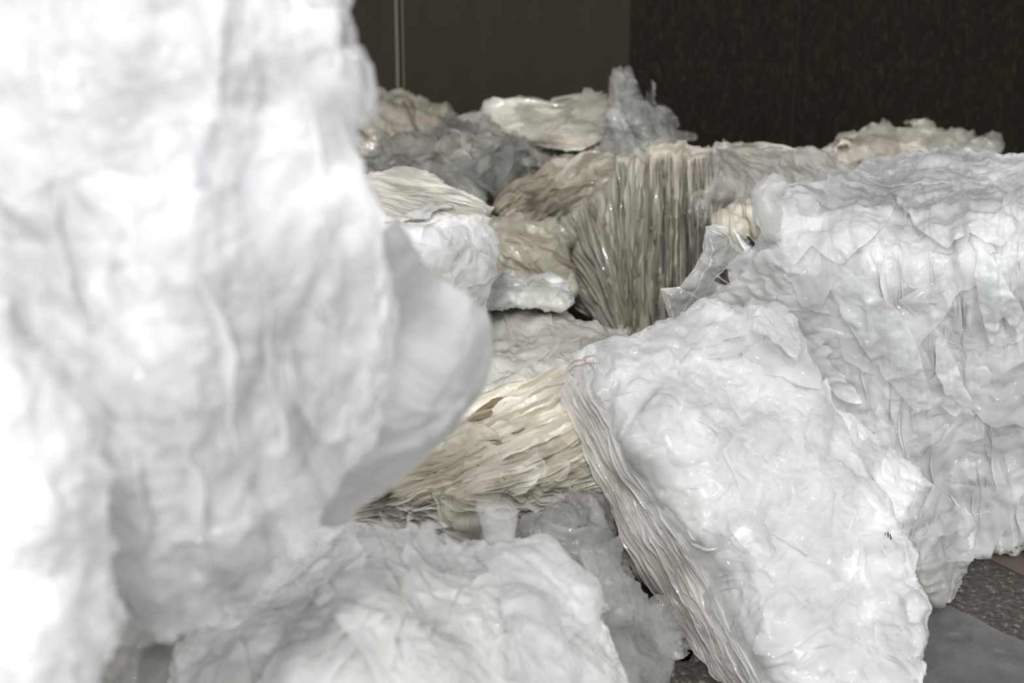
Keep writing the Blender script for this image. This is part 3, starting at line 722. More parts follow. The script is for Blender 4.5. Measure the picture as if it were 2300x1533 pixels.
s = Surf([(800,360),(830,335),(870,308),(905,296),(950,300),(985,276),(1020,268),(1050,280),(1090,285),(1140,292),(1190,318),(1240,330),(1300,332),(1350,336),(1400,360),(1380,430),(1250,460),(1120,470),(1100,620),(820,620),(790,420)],
         [(800,360,5.9),(985,276,6.5),(1140,292,6.55),(1350,336,6.6),(1300,430,6.55),(1180,450,6.3),(1000,350,6.0),(1100,420,5.7),(900,400,5.7),(1000,600,5.4)], step=3.2, rnd=.10, jag=2., seed=22,
         disp=disp_crumple(.085, 5., .014, 0, .05), flow=rot(20), tone=toneS)
bale('film_heap', s, M_GREY, 'grey crumpled clear film heap in the middle, below the folded white sheets', 'film heap', .35, .85)
patches(s, M_CLEAR, 80, (30, 95), (.02, .09), 82, (.64, .63, .59), name='clear_film', crk=12.)
patches(s, M_SHEET, 26, (25, 70), (.02, .07), 89, (.74, .73, .68), crk=12.)
ribbons(s, M_LAYER, 50, dirv(25), (40, 130), (.015, .05), 83, tones=((.66, .65, .60), (.40, .41, .40)), wav=1.6)
# folded white sheets
s = Surf([(1022,278),(1060,258),(1085,236),(1106,222),(1142,226),(1165,218),(1210,222),(1250,236),(1290,226),(1330,222),(1385,232),(1400,280),(1392,318),(1340,322),(1300,334),(1230,330),(1200,322),(1165,330),(1150,315),(1080,300)],
         [(1022,278,6.75),(1106,222,6.9),(1250,230,6.9),(1385,232,6.8),(1250,300,6.35),(1200,330,6.45),(1080,290,6.55),(1390,310,6.4)], step=2.8, rnd=.05, jag=2., seed=23,
         disp=lambda s, B: .05 * pleat(s.uv[..., 0], s.uv[..., 1], 6., 5, 5., 2) + .025 * crumple(B, 3.5, 4, 3, .6), flow=rot(6), tone=flat((.83, .80, .71), .04, 4., (.76, .74, .67)))
bale('film_bundle', s, M_BODY_SOFT, 'cream-white bundle of sagging folded sheets on top of the grey film heap', 'plastic bundle', .4, .85)
ribbons(s, M_LAYER, 30, dirv(4), (120, 300), (.01, .03), 84, tones=((.88, .85, .77), (.80, .77, .70)), wav=.3)
patches(s, M_SHEET, 14, (50, 110), (.01, .05), 85, (.84, .82, .75), crk=8.)
# clear spiky sheaf
s = Surf([(1345,330),(1362,290),(1358,262),(1380,248),(1372,228),(1380,205),(1378,186),(1386,168),(1398,166),(1411,150),(1424,166),(1427,200),(1424,222),(1436,214),(1448,232),(1452,248),(1462,256),(1470,244),(1466,214),(1464,190),(1462,178),(1473,190),(1478,224),
          (1484,258),(1497,280),(1520,292),(1528,306),(1568,306),(1562,318),(1520,322),(1500,400),(1340,400)],
         [(1345,330,6.3),(1400,170,6.6),(1466,190,6.6),(1560,310,6.6),(1430,300,6.2),(1480,390,6.0),(1350,390,6.0)], step=2.4, rnd=.05, jag=1.2, seed=24,
         disp=lambda s, B: .035 * crumple(B, 8., 4, 4, .7) + .008 * crumple(B, 24, 7, 3, .8), flow=rot(85), tone=flat((.52, .515, .49), .08, 6., (.70, .69, .64)))
bale('film_bundle', s, M_TUFT, 'spiky grey translucent film tuft rising against the dark wall, right of the folded sheets', 'plastic bundle', .35, .7)
patches(s, M_CLEAR, 50, (22, 70), (.02, .09), 86, (.70, .69, .66), name='clear_film', crk=20., asp=(.3, .8))
# back right bale
s = Surf([(1860,345),(1872,328),(1890,312),(1922,303),(1950,296),(1972,284),(1990,296),(2030,298),(2052,292),(2028,268),(2056,265),(2088,267),(2072,280),(2104,284),(2140,300),(2176,310),(2205,326),(2228,328),(2236,360),(2240,480),(2240,765),(1960,765),(1900,480),(1885,380)],
         [(1870,335,6.6),(1972,284,6.9),(2060,268,6.8),(2180,310,6.9),(2236,360,6.8),(2050,350,6.3),(1920,400,6.3),(2200,460,6.3)], step=2.8, rnd=.08, jag=2.5, seed=25,
         disp=disp_pleat(.055, 9., 0, .03, .03, 4.), flow=rot(-12), tone=flat((.74, .70, .61), .08, 4., (.60, .57, .50)))
bale('film_bale', s, M_PLEAT, 'cream film bale at the back wall, seen over the top of the right-hand bale', 'plastic bale', .6, .85)
ribbons(s, M_LAYER, 110, lambda x, y: (1, .45 * (x - 2030) / 200.), (60, 260), (.012, .05), 87, tones=((.80, .77, .68), (.58, .54, .47)), wav=.9)
patches(s, M_SHEET, 14, (30, 70), (.02, .08), 88, (.80, .78, .72))
stroke(s, M_BROWN, [[(1878,340),(1900,348),(1905,360)],[(1895,335),(1915,338)],[(1885,352),(1900,358)],[(1930,372),(1938,392)],[(1925,385),(1930,400)]], 7., 'dirt_mark', .03)

# ================================================================== LEFT STACKED BALE
def toneL(s, P):
    t = np.clip((505 - s.gy + 12 * noise(P * 7)) / 25., 0, 1)
    st = noise(np.stack([s.uv[..., 0] * 70, s.uv[..., 1] * 5., 0 * s.gx], -1))
    return mixc((.80, .805, .79), mixc((.84, .82, .77), (.66, .62, .54), .25 + st), t)
s = Surf([(740,430),(780,402),(838,386),(880,381),(925,385),(960,398),(1000,418),(1035,432),(1072,446),(1114,458),(1102,470),(1090,478),(1086,486),(1104,505),(1122,542),(1116,566),(1106,600),(1094,640),(1088,690),(1080,760),(1070,900),(1060,1100),(720,1150),(700,700)],
         [(760,420,4.9),(880,383,5.1),(1000,418,4.9),(1110,460,4.62),(1000,480,4.3),(850,490,4.3),(1100,520,4.4),(1120,545,4.5),(960,560,4.22),(850,700,4.2),(1070,700,4.4),(900,1100,4.25),(1060,1000,4.4)], step=3.5, rnd=.05, jag=2.2, seed=27,
         disp=lambda s, B: .02 * noise(B * 3 + 2) + np.where(s.gy < 500, .03 * pleat(s.uv[..., 0], s.uv[..., 1], 18., 6, 14., 3), .018 * crumple(B, 5., 6, 3, .6)) + .006 * crumple(B, 18, 9, 3, .8),
         flow=rot(10), tone=toneL)
L_BALE = s
bale('film_bale', s, M_BODY_SOFT, 'smooth milky-white bale topped with flat film layers, half hidden by the foreground bale', 'plastic bale', .6, .9)
ribbons(s, M_LAYER, 200, dirv(11), (140, 330), (.004, .018), 91, region=[(800, 385), (930, 380), (1114, 456), (1104, 475), (1080, 490), (800, 495)], tones=((.86, .85, .80), (.72, .69, .62)), wav=.12)
patches(s, M_SHEET, 22, (40, 85), (.004, .02), 92, (.82, .825, .81), region=[(860, 570), (1110, 500), (1090, 760), (860, 760)])
drape('film_flap', s, [(850,492),(900,486),(960,470),(1008,466),(1018,473),(1016,482),(1002,488),(960,494),(870,502)], M_LAYER, .012, .01, (1, 0), .006, 12., (.87, .865, .84), 93, 2.5)
stroke(s, M_INK, [[(1072,690),(1076,700),(1072,708)],[(1074,702),(1070,712),(1073,720)],[(1068,686),(1074,690)]], 2.2, 'printed_text')

# bundle on the cream bale
s = Surf([(1020,610),(1100,602),(1150,603),(1160,612),(1185,616),(1235,610),(1258,616),(1275,632),(1284,656),(1292,680),(1278,692),(1262,700),(1200,694),(1150,690),(1100,690),(1020,700)],
         [(1020,610,4.85),(1150,603,4.85),(1275,632,4.8),(1290,680,4.7),(1150,660,4.6),(1100,690,4.62),(1040,690,4.62)], step=2.6, rnd=.09, jag=1.6, seed=28,
         disp=disp_crumple(.03, 9., .010), flow=rot(6), fct=.12, tone=flat((.83, .825, .79), .05, 6., (.87, .865, .84)))
bale('film_roll', s, M_BODY, 'rolled-up bundle of clear film lying on the cream finely crinkled bale', 'film roll', .3, .8)
patches(s, M_CLEAR, 16, (30, 80), (.01, .05), 94, (.84, .84, .80), name='clear_film')
ribbons(s, M_LAYER, 26, dirv(12), (50, 130), (.006, .02), 95, region=[(1090, 602), (1200, 610), (1180, 640), (1095, 640)], tones=((.84, .83, .79), (.74, .72, .67)))

# cream crinkled bale under it
s = Surf([(980,700),(1040,690),(1098,680),(1150,684),(1200,690),(1250,694),(1292,712),(1340,728),(1375,744),(1412,756),(1480,800),(1480,1000),(1000,1050),(980,900)],
         [(1000,700,4.95),(1100,682,4.95),(1280,700,4.85),(1410,756,4.6),(1200,780,4.4),(1350,820,4.25),(1100,800,4.35),(1250,900,4.2),(1050,950,4.25)], step=3., rnd=.06, jag=2.5, seed=29,
         disp=disp_crumple(.03, 6., .014, 0, .02), flow=rot(20), tone=flat((.80, .785, .72), .05, 5., (.84, .83, .79)))
bale('film_bale', s, M_BODY, 'cream finely crinkled film bale lying directly below the clear film roll', 'plastic bale', .35, .9)
patches(s, M_SHEET, 50, (35, 100), (.004, .02), 96, (.83, .82, .77), crk=40., region=[(1070, 685), (1290, 700), (1420, 760), (1350, 860), (1080, 880)])
s_P = s
stroke(s, M_BROWN, [[(1150,800),(1160,815),(1166,830)],[(1210,795),(1206,812)]], 2.4, 'dirt_mark')

# layered leaning bale
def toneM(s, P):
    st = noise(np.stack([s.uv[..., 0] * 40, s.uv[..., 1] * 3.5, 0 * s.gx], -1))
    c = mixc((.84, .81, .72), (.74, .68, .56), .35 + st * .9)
    c = mixc(c, (.62, .60, .56), np.clip((s.gy - 1085 + .0 * s.gx + 25 * noise(P * 5)) / 60., 0, 1) * .7)  # greyer lower down: underside shade partly put into the film colour
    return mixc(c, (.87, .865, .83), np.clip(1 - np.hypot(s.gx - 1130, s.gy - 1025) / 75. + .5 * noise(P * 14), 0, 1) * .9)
s = Surf([(1330,800),(1284,826),(1230,840),(1180,850),(1120,866),(1085,882),(1000,930),(900,990),(780,1080),(700,1140),(660,1230),(700,1300),(900,1400),(1100,1460),(1330,1420),(1400,1330),(1400,1200),(1420,1000),(1400,860)],
         [(1284,826,4.3),(1085,882,4.35),(900,990,4.3),(700,1140,4.15),(1250,900,3.95),(1100,950,3.95),(1000,1030,3.92),(1300,1040,3.75),(1100,1110,3.68),(900,1110,3.80),(1300,1120,3.72),
          (1100,1180,3.85),(900,1170,3.95),(1250,1200,3.95),(1100,1300,3.85),(900,1300,3.85),(1350,1350,3.7)], step=3., rnd=.05, jag=2., seed=30,
         disp=lambda s, B: .02 * noise(B * 3 + 2) + .040 * pleat(s.uv[..., 0], s.uv[..., 1], 15., 30, 9., 4) + .02 * crumple(B, 8, 30, 4, .6),
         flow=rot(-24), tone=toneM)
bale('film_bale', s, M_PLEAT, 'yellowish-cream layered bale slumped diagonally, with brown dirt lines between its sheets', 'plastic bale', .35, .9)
fM = lambda x, y: (math.cos(math.radians(-27 + .12 * max(0, y - 1000))), math.sin(math.radians(-27 + .12 * max(0, y - 1000))))
ribbons(s, M_LAYER, 240, fM, (130, 400), (.006, .026), 101, region=[(1290, 830), (1085, 880), (780, 1080), (740, 1160), (1000, 1230), (1400, 1200), (1300, 900)], tones=((.86, .83, .75), (.74, .69, .58)), wav=.2)
ribbons(s, M_LAYER, 90, dirv(6), (80, 240), (.010, .045), 102, region=[(900, 1110), (1310, 1090), (1400, 1230), (1180, 1250), (800, 1180)], tones=((.70, .69, .66), (.54, .52, .49)), wav=.8, name='lower_film_layers')  # tones greyed to go with the shade painted low on this bale
patches(s, M_SHEET, 18, (35, 90), (.01, .04), 103, (.84, .82, .76), region=[(1050, 980), (1290, 960), (1310, 1100), (1000, 1110)])
stroke(s, M_BROWN, [[(1040,965),(1075,945),(1105,925),(1125,912),(1155,905)],[(1060,960),(1090,948),(1110,935)],[(1082,960),(1105,942)],[(1095,990),(1120,980)],[(1090,998),(1120,1002),(1135,1010)],[(1150,975),(1180,963)],[(960,1012),(1000,990),(1040,972)],[(1000,1006),(1050,985)]], 5., 'dirt_mark', .016)
stroke(s, M_BROWN, [[(1078,1050),(1082,1056)],[(1086,1060),(1092,1063)],[(1126,1075),(1132,1078)],[(1116,1084),(1120,1086)]], 3.4, 'dirt_specks', .016)

# grey crumpled pieces on the floor under it
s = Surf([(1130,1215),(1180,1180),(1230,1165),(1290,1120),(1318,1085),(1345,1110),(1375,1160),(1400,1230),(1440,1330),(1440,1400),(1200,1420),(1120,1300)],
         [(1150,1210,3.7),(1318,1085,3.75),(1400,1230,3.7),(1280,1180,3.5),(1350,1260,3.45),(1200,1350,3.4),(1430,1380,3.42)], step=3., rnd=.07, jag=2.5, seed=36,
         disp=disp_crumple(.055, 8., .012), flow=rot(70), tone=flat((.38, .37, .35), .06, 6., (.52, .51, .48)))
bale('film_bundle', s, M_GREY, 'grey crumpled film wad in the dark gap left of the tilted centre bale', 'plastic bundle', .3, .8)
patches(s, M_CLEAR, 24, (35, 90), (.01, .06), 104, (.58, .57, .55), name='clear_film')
s = Surf([(1440,1370),(1462,1350),(1490,1348),(1508,1370),(1520,1400),(1535,1440),(1555,1500),(1530,1520),(1500,1500),(1480,1450),(1455,1410)],
         [(1440,1370,3.5),(1490,1348,3.5),(1550,1500,3.38),(1490,1420,3.42)], step=2.5, rnd=.05, jag=1.8, seed=37,
         disp=disp_crumple(.03, 12., .008), flow=rot(60), tone=flat((.52, .51, .49), .06, 6., (.66, .65, .62)))
bale('film_scrap', s, M_GREY, 'small wrinkled film scrap on the floor under the lower left edge of the tilted bale', 'film scrap', .12, .8)
patches(s, M_CLEAR, 8, (25, 50), (.01, .04), 105, (.74, .73, .71), name='clear_film')

# ================================================================== NEAR BALES (out of focus)
s = Surf([(396,1533),(412,1478),(462,1400),(500,1350),(560,1310),(620,1270),(660,1220),(690,1175),(730,1150),(780,1151),(822,1158),(850,1176),(885,1186),(935,1178),(985,1196),(1040,1222),(1075,1215),(1130,1208),(1200,1204),(1240,1215),(1290,1262),(1325,1325),(1348,1390),(1362,1450),(1400,1560),
          (1420,1900),(1300,2050),(500,2050),(330,1850),(370,1650)],
         [(750,1170,2.75),(930,1180,2.75),(1050,1220,2.85),(1230,1212,2.9),(1345,1390,2.75),(450,1420,2.45),(640,1330,2.6),(800,1350,2.3),(1100,1350,2.5),(650,1500,2.12),(1000,1500,2.2),(1300,1500,2.5),(900,2000,2.0),(500,2000,2.1),(1300,2000,2.3)],
         step=5., rnd=.08, jag=3., seed=50, foot=1650, disp=disp_crumple(.030, 4., .006, 0, .03), flow=rot(60), tone=flat((.885, .88, .865), .03, 4., (.87, .865, .845)))
D_BALE = s
bale('film_bale', s, M_BODY, 'blurred white crumpled film bale along the bottom edge, under the large foreground bale', 'plastic bale', .6, .95)
patches(s, M_SHEET, 46, (60, 190), (.006, .035), 111, (.87, .87, .86), region=[(480, 1400), (760, 1170), (1240, 1220), (1360, 1533), (1360, 1580), (450, 1580)])
gf = Surf([(1295,1235),(1330,1218),(1390,1205),(1398,1235),(1404,1280),(1432,1310),(1452,1345),(1476,1400),(1492,1460),(1492,1533),(1480,1640),(1340,1640),(1345,1500),(1340,1390),(1310,1300)],
          [(1295,1235,2.85),(1390,1205,3.0),(1490,1470,2.9),(1340,1400,2.72),(1480,1640,2.7)], step=4., rnd=.03, jag=2., seed=112, disp=lambda s, B: .04 * noise(B * 7) + .014 * crumple(B, 8, 8, 4, .7), tone=flat((.40, .40, .385), .03))
part('film_flap', s, gf, M_SHEET, 'grey translucent film flap')
tb = Surf([(1068,1132),(1090,1124),(1120,1130),(1150,1136),(1162,1150),(1160,1190),(1158,1225),(1095,1228),(1085,1180)], [(1068,1132,2.9),(1162,1150,2.9),(1095,1228,2.82)], step=3., rnd=.02, jag=1., seed=113,
          disp=lambda s, B: .02 * noise(B * 9) + .01 * crumple(B, 10, 8, 3, .7), tone=flat((.62, .61, .59), .03))
part('film_flap', s, tb, M_SHEET, 'upright film tab')
g2 = Surf([(1060,1235),(1110,1218),(1200,1206),(1245,1222),(1295,1272),(1330,1340),(1350,1400),(1358,1470),(1365,1600),(1130,1600),(1150,1480),(1135,1400),(1110,1310)],
          [(1060,1235,2.78),(1245,1222,2.82),(1350,1400,2.65),(1150,1400,2.32),(1250,1500,2.35),(1250,1600,2.3)], step=4., rnd=.03, jag=2., seed=114, disp=lambda s, B: .04 * noise(B * 6) + .03 * crumple(B, 6, 8, 4, .6), tone=flat((.84, .845, .84), .03))
part('film_flap', s, g2, M_SHEET)

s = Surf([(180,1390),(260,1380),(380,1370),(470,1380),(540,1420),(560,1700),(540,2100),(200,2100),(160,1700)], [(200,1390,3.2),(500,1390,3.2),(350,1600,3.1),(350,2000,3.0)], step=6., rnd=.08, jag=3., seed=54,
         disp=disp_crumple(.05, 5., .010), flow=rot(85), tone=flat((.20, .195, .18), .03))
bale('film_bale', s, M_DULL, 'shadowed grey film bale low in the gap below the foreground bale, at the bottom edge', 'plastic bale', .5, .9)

s = Surf([(-260,-330),(500,-340),(742,-300),(768,-120),(784,-5),(780,45),(772,102),(794,108),(802,150),(812,195),(806,232),(794,262),(784,296),(798,350),(822,410),(842,462),(864,540),(884,640),(892,720),(888,830),(872,920),(840,1000),(790,1065),(748,1130),(728,1190),(690,1248),(640,1306),(590,1342),(520,1338),(484,1362),(474,1392),
          (432,1404),(400,1416),(384,1440),(352,1428),(310,1412),(270,1375),(150,1385),(-260,1385)],
         [(-260,-300,1.95),(742,-300,1.95),(300,100,1.68),(0,500,1.66),(790,60,1.88),(828,200,1.93),(800,290,1.90),(892,720,1.93),(600,600,1.70),(350,900,1.64),(700,1000,1.80),(600,1330,1.86),(400,1410,1.84),(400,1250,1.70),(260,1120,1.66),(-200,1000,1.72),(200,1380,1.8)],
         step=7., rnd=.10, jag=4., seed=60,
         disp=lambda s, B: .03 * noise(B * 2.6 + 60) + .030 * pleat(s.uv[..., 0], s.uv[..., 1], 6., 60, 7., 3) + .022 * crumple(B, 5., 60, 4, .6),
         flow=lambda x, y: np.stack([x - .00022 * (y - 200) * (x - 300), y], -1), tone=flat((.88, .885, .895), .02, 4.))
A_BALE = s
bale('film_bale', s, M_BODY, 'huge blurred white film bale filling the left foreground, stacked on top of the bottom bale', 'plastic bale', .6, .8)
patches(s, M_SHEET, 60, (90, 300), (.006, .03), 121, (.89, .895, .90), region=[(-60, -60), (640, -60), (700, 300), (780, 700), (720, 1000), (500, 1300), (-60, 1300)])
drape('film_flap', s, [(745,30),(772,60),(782,110),(800,120),(812,160),(822,205),(812,240),(792,270),(770,230),(740,150)], M_SHEET, .01, .03, (1, 0), .01, 8., (.85, .86, .86), 127, 4.)
ribbons(s, M_LAYER, 40, dirv(80), (200, 600), (.01, .03), 122, tones=((.90, .90, .91), (.86, .87, .88)))
ff = Surf([(850,470),(875,515),(930,565),(985,618),(1040,668),(1082,722),(1092,790),(1086,850),(1062,915),(1030,962),(980,1000),(930,1040),(870,1085),(800,1128),(742,1165),(700,1150),(740,1050),(800,900),(830,700)],
          [(850,470,1.93),(1090,780,2.12),(1040,670,2.08),(742,1165,2.05),(980,1000,2.12),(800,900,1.92)], step=5., rnd=.04, jag=2.5, seed=123,
          disp=lambda s, B: .05 * noise(B * 5 + 3) + .02 * crumple(B, 7, 8, 4, .6), flow=rot(80), tone=flat((.62, .62, .612), .02))
M_FLAP = film('thick_film_flap', rough=.28, bump=.4, fine=20, spec=.5, transl=.25, coat=.2)
part('film_flap', s, ff, M_FLAP, 'wide greyish film flap hanging off the right side')
stroke(s, plain('fold_shade_grey', (.30, .30, .31), .5), [[(-20,415),(20,450),(60,485),(100,512),(128,528)]], 20., 'fold_shade_strip', .03)  # dark strip stands in for the shaded streak of a film fold

s = Surf([(-260,560),(-20,600),(40,700),(90,790),(150,850),(215,880),(240,940),(236,1000),(246,1080),(240,1165),(252,1230),(262,1310),(275,1370),(262,1450),(240,1500),(228,1560),(232,1800),(200,2400),(-200,2400)],
         [(-260,560,1.66),(40,700,1.65),(215,880,1.64),(275,1370,1.62),(100,1100,1.50),(0,900,1.54),(100,1400,1.47),(-200,1300,1.46),(100,2300,1.34),(220,1800,1.45)],
         step=8., rnd=.07, jag=4., seed=64, foot=1650, disp=disp_crumple(.03, 5.5, .006, 0, .02), flow=rot(85), tone=flat((.885, .89, .895), .02))
bale('film_bale', s, M_BODY, 'blurred white film bale cut off at the lower left corner of the photo', 'plastic bale', .35, .95)
patches(s, M_SHEET, 14, (90, 200), (.008, .03), 125, (.89, .89, .895))

# ================================================================== SETTING
def wallmat(name, c1, c2, rust):
    m, nt = newmat(name); L = nt.links.new
    out = N_(nt, 'ShaderNodeOutputMaterial'); b = N_(nt, 'ShaderNodeBsdfPrincipled'); tc = N_(nt, 'ShaderNodeTexCoord')
    mp = N_(nt, 'ShaderNodeMapping'); mp.inputs['Scale'].default_value = (6, 1, 1.6); L(tc.outputs['Object'], mp.inputs[0])
    n = N_(nt, 'ShaderNodeTexNoise'); n.inputs['Scale'].default_value = 1.5; n.inputs['Detail'].default_value = 7; n.inputs['Roughness'].default_value = .65; L(mp.outputs[0], n.inputs[0])
    mx = N_(nt, 'ShaderNodeMix', data_type='RGBA'); mx.inputs[6].default_value = (*c1, 1); mx.inputs[7].default_value = (*c2, 1); L(n.outputs[0], mx.inputs[0])
    n2 = N_(nt, 'ShaderNodeTexNoise'); n2.inputs['Scale'].default_value = 9; n2.inputs['Detail'].default_value = 9; n2.inputs['Roughness'].default_value = .8; n2.inputs['Distortion'].default_value = 1.0; L(mp.outputs[0], n2.inputs[0])
    mr = N_(nt, 'ShaderNodeMapRange'); L(n2.outputs[0], mr.inputs[0])
    for i, v in ((1, .50), (2, .66), (3, 0), (4, rust)): mr.inputs[i].default_value = v
    m2 = N_(nt, 'ShaderNodeMix', data_type='RGBA'); L(mr.outputs[0], m2.inputs[0]); L(mx.outputs[2], m2.inputs[6]); m2.inputs[7].default_value = (.050, .042, .026, 1)
    L(m2.outputs[2], b.inputs['Base Color']); b.inputs['Roughness'].default_value = .62; b.inputs['Specular IOR Level'].default_value = .12
    bp = N_(nt, 'ShaderNodeBump'); bp.inputs['Strength'].default_value = .35; bp.inputs['Distance'].default_value = .01; L(n2.outputs[0], bp.inputs['Height']); L(bp.outputs[0], b.inputs['Normal'])
    L(b.outputs[0], out.inputs[0]); return m
WY = 8.0
def X(px, Y=WY, py=100): return float(ray(px, py, Y)[0])
def boxmesh(name, x0, x1, y0, y1, z0, z1, mat, parent=None, kind=None):
    import bmesh
    bm = bmesh.new(); bmesh.ops.create_cube(bm, size=1)
    for v in bm.verts: v.co = ((x1 - x0) * v.co.x, (y1 - y0) * v.co.y, (z1 - z0) * v.co.z)
    me = bpy.data.meshes.new(name); bm.to_mesh(me); bm.free(); me.materials.append(mat)
    o = bpy.data.objects.new(name, me); o.location = ((x0 + x1) / 2, (y0 + y1) / 2, (z0 + z1) / 2); C.objects.link(o)
    if parent: 
        o.parent = parent; o.location = [a - b for a, b in zip(o.location, parent.location)]
    if kind: o['kind'] = kind
    return o
MW1 = wallmat('dark_painted_steel', (.034, .028, .020), (.052, .043, .032), .2)
MW2 = wallmat('rusty_dark_steel', (.007, .0055, .0035), (.020, .0165, .0105), .9)
MW3 = wallmat('seam_steel', (.17, .155, .105), (.22, .20, .15), .3)
wall = boxmesh('wall_back', -5.5, 5.5, WY, WY + .12, 0, 5.2, MW1, kind='structure')
xs = [-5.5, X(901), X(1414), X(1790), X(2420), 5.5]
for i, (a, b) in enumerate(zip(xs[:-1], xs[1:])):
    boxmesh('wall_panel', a + .006, b - .006, WY - .012, WY + .01, .02, 5.1, MW1 if i < 2 else MW2, wall)
boxmesh('panel_seam', X(889), X(896), WY - .03, WY + .0, .02, 5.1, MW3, wall)
boxmesh('panel_seam', X(904), X(907), WY - .018, WY + .0, .02, 5.1, MW3, wall)
# chipped bits stuck on the wall
c0 = boxmesh('shade_ceiling', -5.5, 5.5, 4.4, WY + .12, 4.9, 5.1, MW1, kind='structure')  # unseen roof slab, added so daylight falls off towards the back
boxmesh('wall_left', -5.6, -5.5, 3.4, WY, 0, 5.1, MW1, kind='structure')
boxmesh('wall_right', 5.5, 5.6, 3.4, WY, 0, 5.1, MW1, kind='structure')

# floor: wet worn asphalt with grit
m, nt = newmat('wet_gritty_floor'); L = nt.links.new
out = N_(nt, 'ShaderNodeOutputMaterial'); b = N_(nt, 'ShaderNodeBsdfPrincipled'); tc = N_(nt, 'ShaderNodeTexCoord')
v = N_(nt, 'ShaderNodeTexVoronoi'); v.inputs['Scale'].default_value = 95; L(tc.outputs['Object'], v.inputs['Vector'])
n = N_(nt, 'ShaderNodeTexNoise'); n.inputs['Scale'].default_value = 42; n.inputs['Detail'].default_value = 6; n.inputs['Roughness'].default_value = .8; L(tc.outputs['Object'], n.inputs[0])
cr = N_(nt, 'ShaderNodeValToRGB'); e = cr.color_ramp.elements; e[0].position = .40; e[0].color = (.014, .012, .010, 1); e[1].position = .57; e[1].color = (.12, .095, .066, 1)
e2 = e.new(.64); e2.color = (.55, .50, .42, 1); L(n.outputs[0], cr.inputs[0])
mx = N_(nt, 'ShaderNodeMix', data_type='RGBA'); mx.inputs[0].default_value = .25; L(cr.outputs[0], mx.inputs[6]); 
hs = N_(nt, 'ShaderNodeHueSaturation'); hs.inputs['Saturation'].default_value = .35; hs.inputs['Value'].default_value = .12; L(v.outputs['Color'], hs.inputs['Color']); L(hs.outputs[0], mx.inputs[7])
L(mx.outputs[2], b.inputs['Base Color']); b.inputs['Roughness'].default_value = .28
bp = N_(nt, 'ShaderNodeBump'); bp.inputs['Strength'].default_value = 1.; bp.inputs['Distance'].default_value = .012; L(n.outputs[0], bp.inputs['Height']); L(bp.outputs[0], b.inputs['Normal'])
L(b.outputs[0], out.inputs[0]); MFLOOR = m
boxmesh('floor', -8, 8, 1.2, WY + .1, -.1, 0, MFLOOR, kind='structure')
boxmesh('bounce_ground', -14, 14, -14, 1.2, -.1, -.005, wallmat('pale_bounce_concrete', (.52, .51, .50), (.60, .59, .58), .05), kind='structure')  # unseen yard, added pale to bounce fill light onto the bales
# steel plate let into the floor, behind
MPL = wallmat('worn_brown_plate', (.09, .075, .06), (.13, .11, .09), .3)
def slab(name, pts, h, mat, z0=.0):
    G = []
    for x, y in pts:
        v_ = (y - H / 2) / F; k = (sp + v_ * cp) / (cp - v_ * sp); G.append(ray(x, y, (CAMZ - h) / k))
    G = np.array(G); n_ = len(G); cen = G.mean(0); cen[2] = z0
    V = np.concatenate([G, G * [1, 1, 0] + [0, 0, z0]])
    fc = [list(range(n_))[::-1], list(range(n_, 2 * n_))] + [[i, (i + 1) % n_, n_ + (i + 1) % n_, n_ + i] for i in range(n_)]
    return add_mesh(name, V, fc, mat, cen, smooth=False)
p_ = slab('floor_plate', [(2195,1240),(2420,1236),(2700,1400),(2300,1292)], .008, MPL)
tag(p_, 'worn brown metal floor plate at the foot of the right-hand bale', 'floor plate')
# grey translucent sheet on the floor, bottom right
gs = film('grey_floor_film', rough=.22, bump=.5, fine=9, spec=.5, transp=.30, dist=.01)
out_ = [(2000,1330),(2095,1348),(2140,1362),(2200,1392),(2262,1424),(2330,1452),(2480,1500),(2500,1700),(1900,1700),(1900,1400)]
sf = Surf(out_, [(0,0,1),(1,1,1),(2,2,1)], step=6, rnd=0, jag=1., seed=70)
vv = (sf.gy - H / 2) / F; kk = (sp + vv * cp) / (cp - vv * sp)
P = ray(sf.gx, sf.gy, CAMZ / kk); P[..., 2] = .008 + .022 * np.clip(.4 + crumple(P, 5., 70, 3, .6), 0, 1)
P = ray(sf.gx, sf.gy, (CAMZ - P[..., 2]) / kk)
sf.P = P; sf.G = sf.glint(P); sf.tone = np.broadcast_to(np.array([.14, .14, .137]), P.shape).copy(); sf.uv = np.stack([sf.gx, sf.gy], -1) * .001
V, fc = sf.front(); org = [V[:, 0].mean(), V[:, 1].mean(), 0]
o = add_mesh('plastic_sheet', V, fc, gs, org, None, sf.tone[sf.used], sf.uv[sf.used], gl=sf.G[sf.used])
tag(o, 'dark grey wet plastic sheet lying flat on the floor at the bottom right corner', 'plastic sheet')

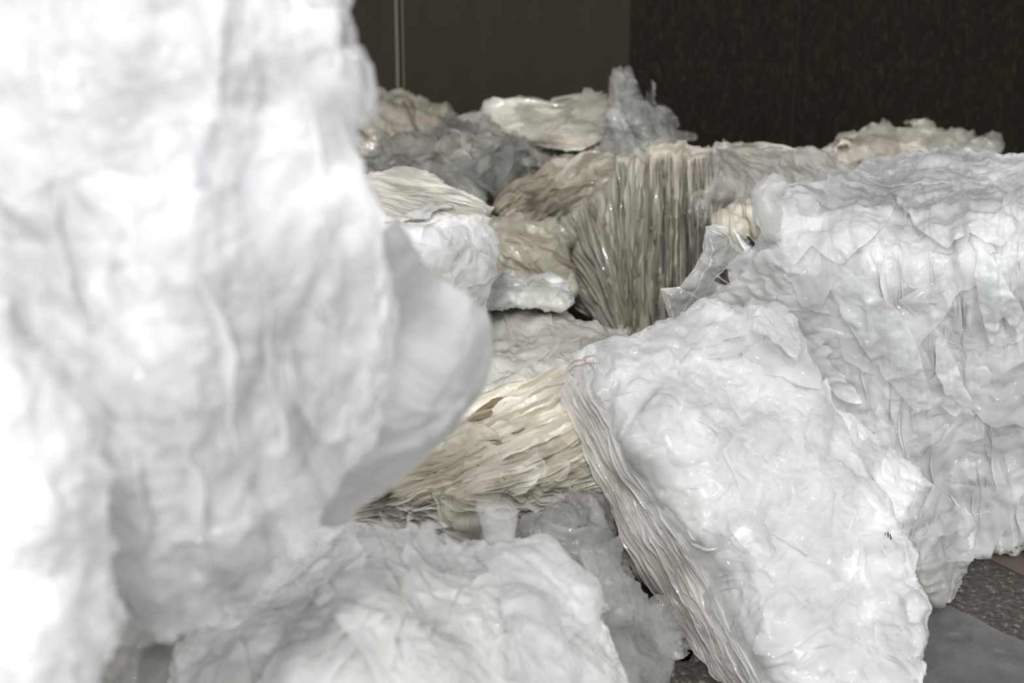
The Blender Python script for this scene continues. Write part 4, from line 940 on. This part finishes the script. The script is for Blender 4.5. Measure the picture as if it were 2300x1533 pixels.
# ================================================================== LIGHT + CAMERA
w = bpy.data.worlds.new('sky'); bpy.context.scene.world = w; w.use_nodes = True
nt = w.node_tree; nt.nodes.clear(); L = nt.links.new
wo = N_(nt, 'ShaderNodeOutputWorld'); bg = N_(nt, 'ShaderNodeBackground'); tc = N_(nt, 'ShaderNodeTexCoord'); sx = N_(nt, 'ShaderNodeSeparateXYZ'); L(tc.outputs['Generated'], sx.inputs[0])
cr = N_(nt, 'ShaderNodeValToRGB'); e = cr.color_ramp.elements; e[0].position = .48; e[0].color = (.30, .295, .29, 1); e[1].position = 1.; e[1].color = (1., 1.005, 1.02, 1)
e2 = e.new(.53); e2.color = (.92, .93, .94, 1)
mr = N_(nt, 'ShaderNodeMapRange'); L(sx.outputs['Z'], mr.inputs[0]); mr.inputs[1].default_value = -1; mr.inputs[2].default_value = 1; L(mr.outputs[0], cr.inputs[0])
L(cr.outputs[0], bg.inputs[0]); bg.inputs[1].default_value = 1.06; L(bg.outputs[0], wo.inputs[0])
sl = bpy.data.lights.new('overcast_sun', 'SUN'); sl.energy = .75; sl.angle = math.radians(8); sl.color = (1, .985, .96)
so = bpy.data.objects.new('overcast_sun', sl); C.objects.link(so); so.rotation_euler = (math.radians(52), 0, math.radians(-6)); so.location = (-3, -3, 6)

cd = bpy.data.cameras.new('camera'); co = bpy.data.objects.new('camera', cd); C.objects.link(co)
cd.sensor_width = 36; cd.lens = F / W * 36; co.location = (0, 0, CAMZ); co.rotation_euler = (math.pi / 2 - PITCH, 0, 0)
cd.dof.use_dof = True; cd.dof.focus_distance = 4.05; cd.dof.aperture_fstop = 2.1; cd.clip_start = .05
sc = bpy.context.scene; sc.camera = co
sc.view_settings.view_transform = 'Standard'; sc.view_settings.look = 'None'; sc.view_settings.gamma = 1; sc.view_settings.use_curve_mapping = False
sc.view_settings.exposure = 0.55
sc.cycles.adaptive_threshold = 0.05
sc.cycles.max_bounces = 6; sc.cycles.diffuse_bounces = 4; sc.cycles.glossy_bounces = 2; sc.cycles.transmission_bounces = 3; sc.cycles.transparent_max_bounces = 10
sc.cycles.caustics_reflective = False; sc.cycles.caustics_refractive = False
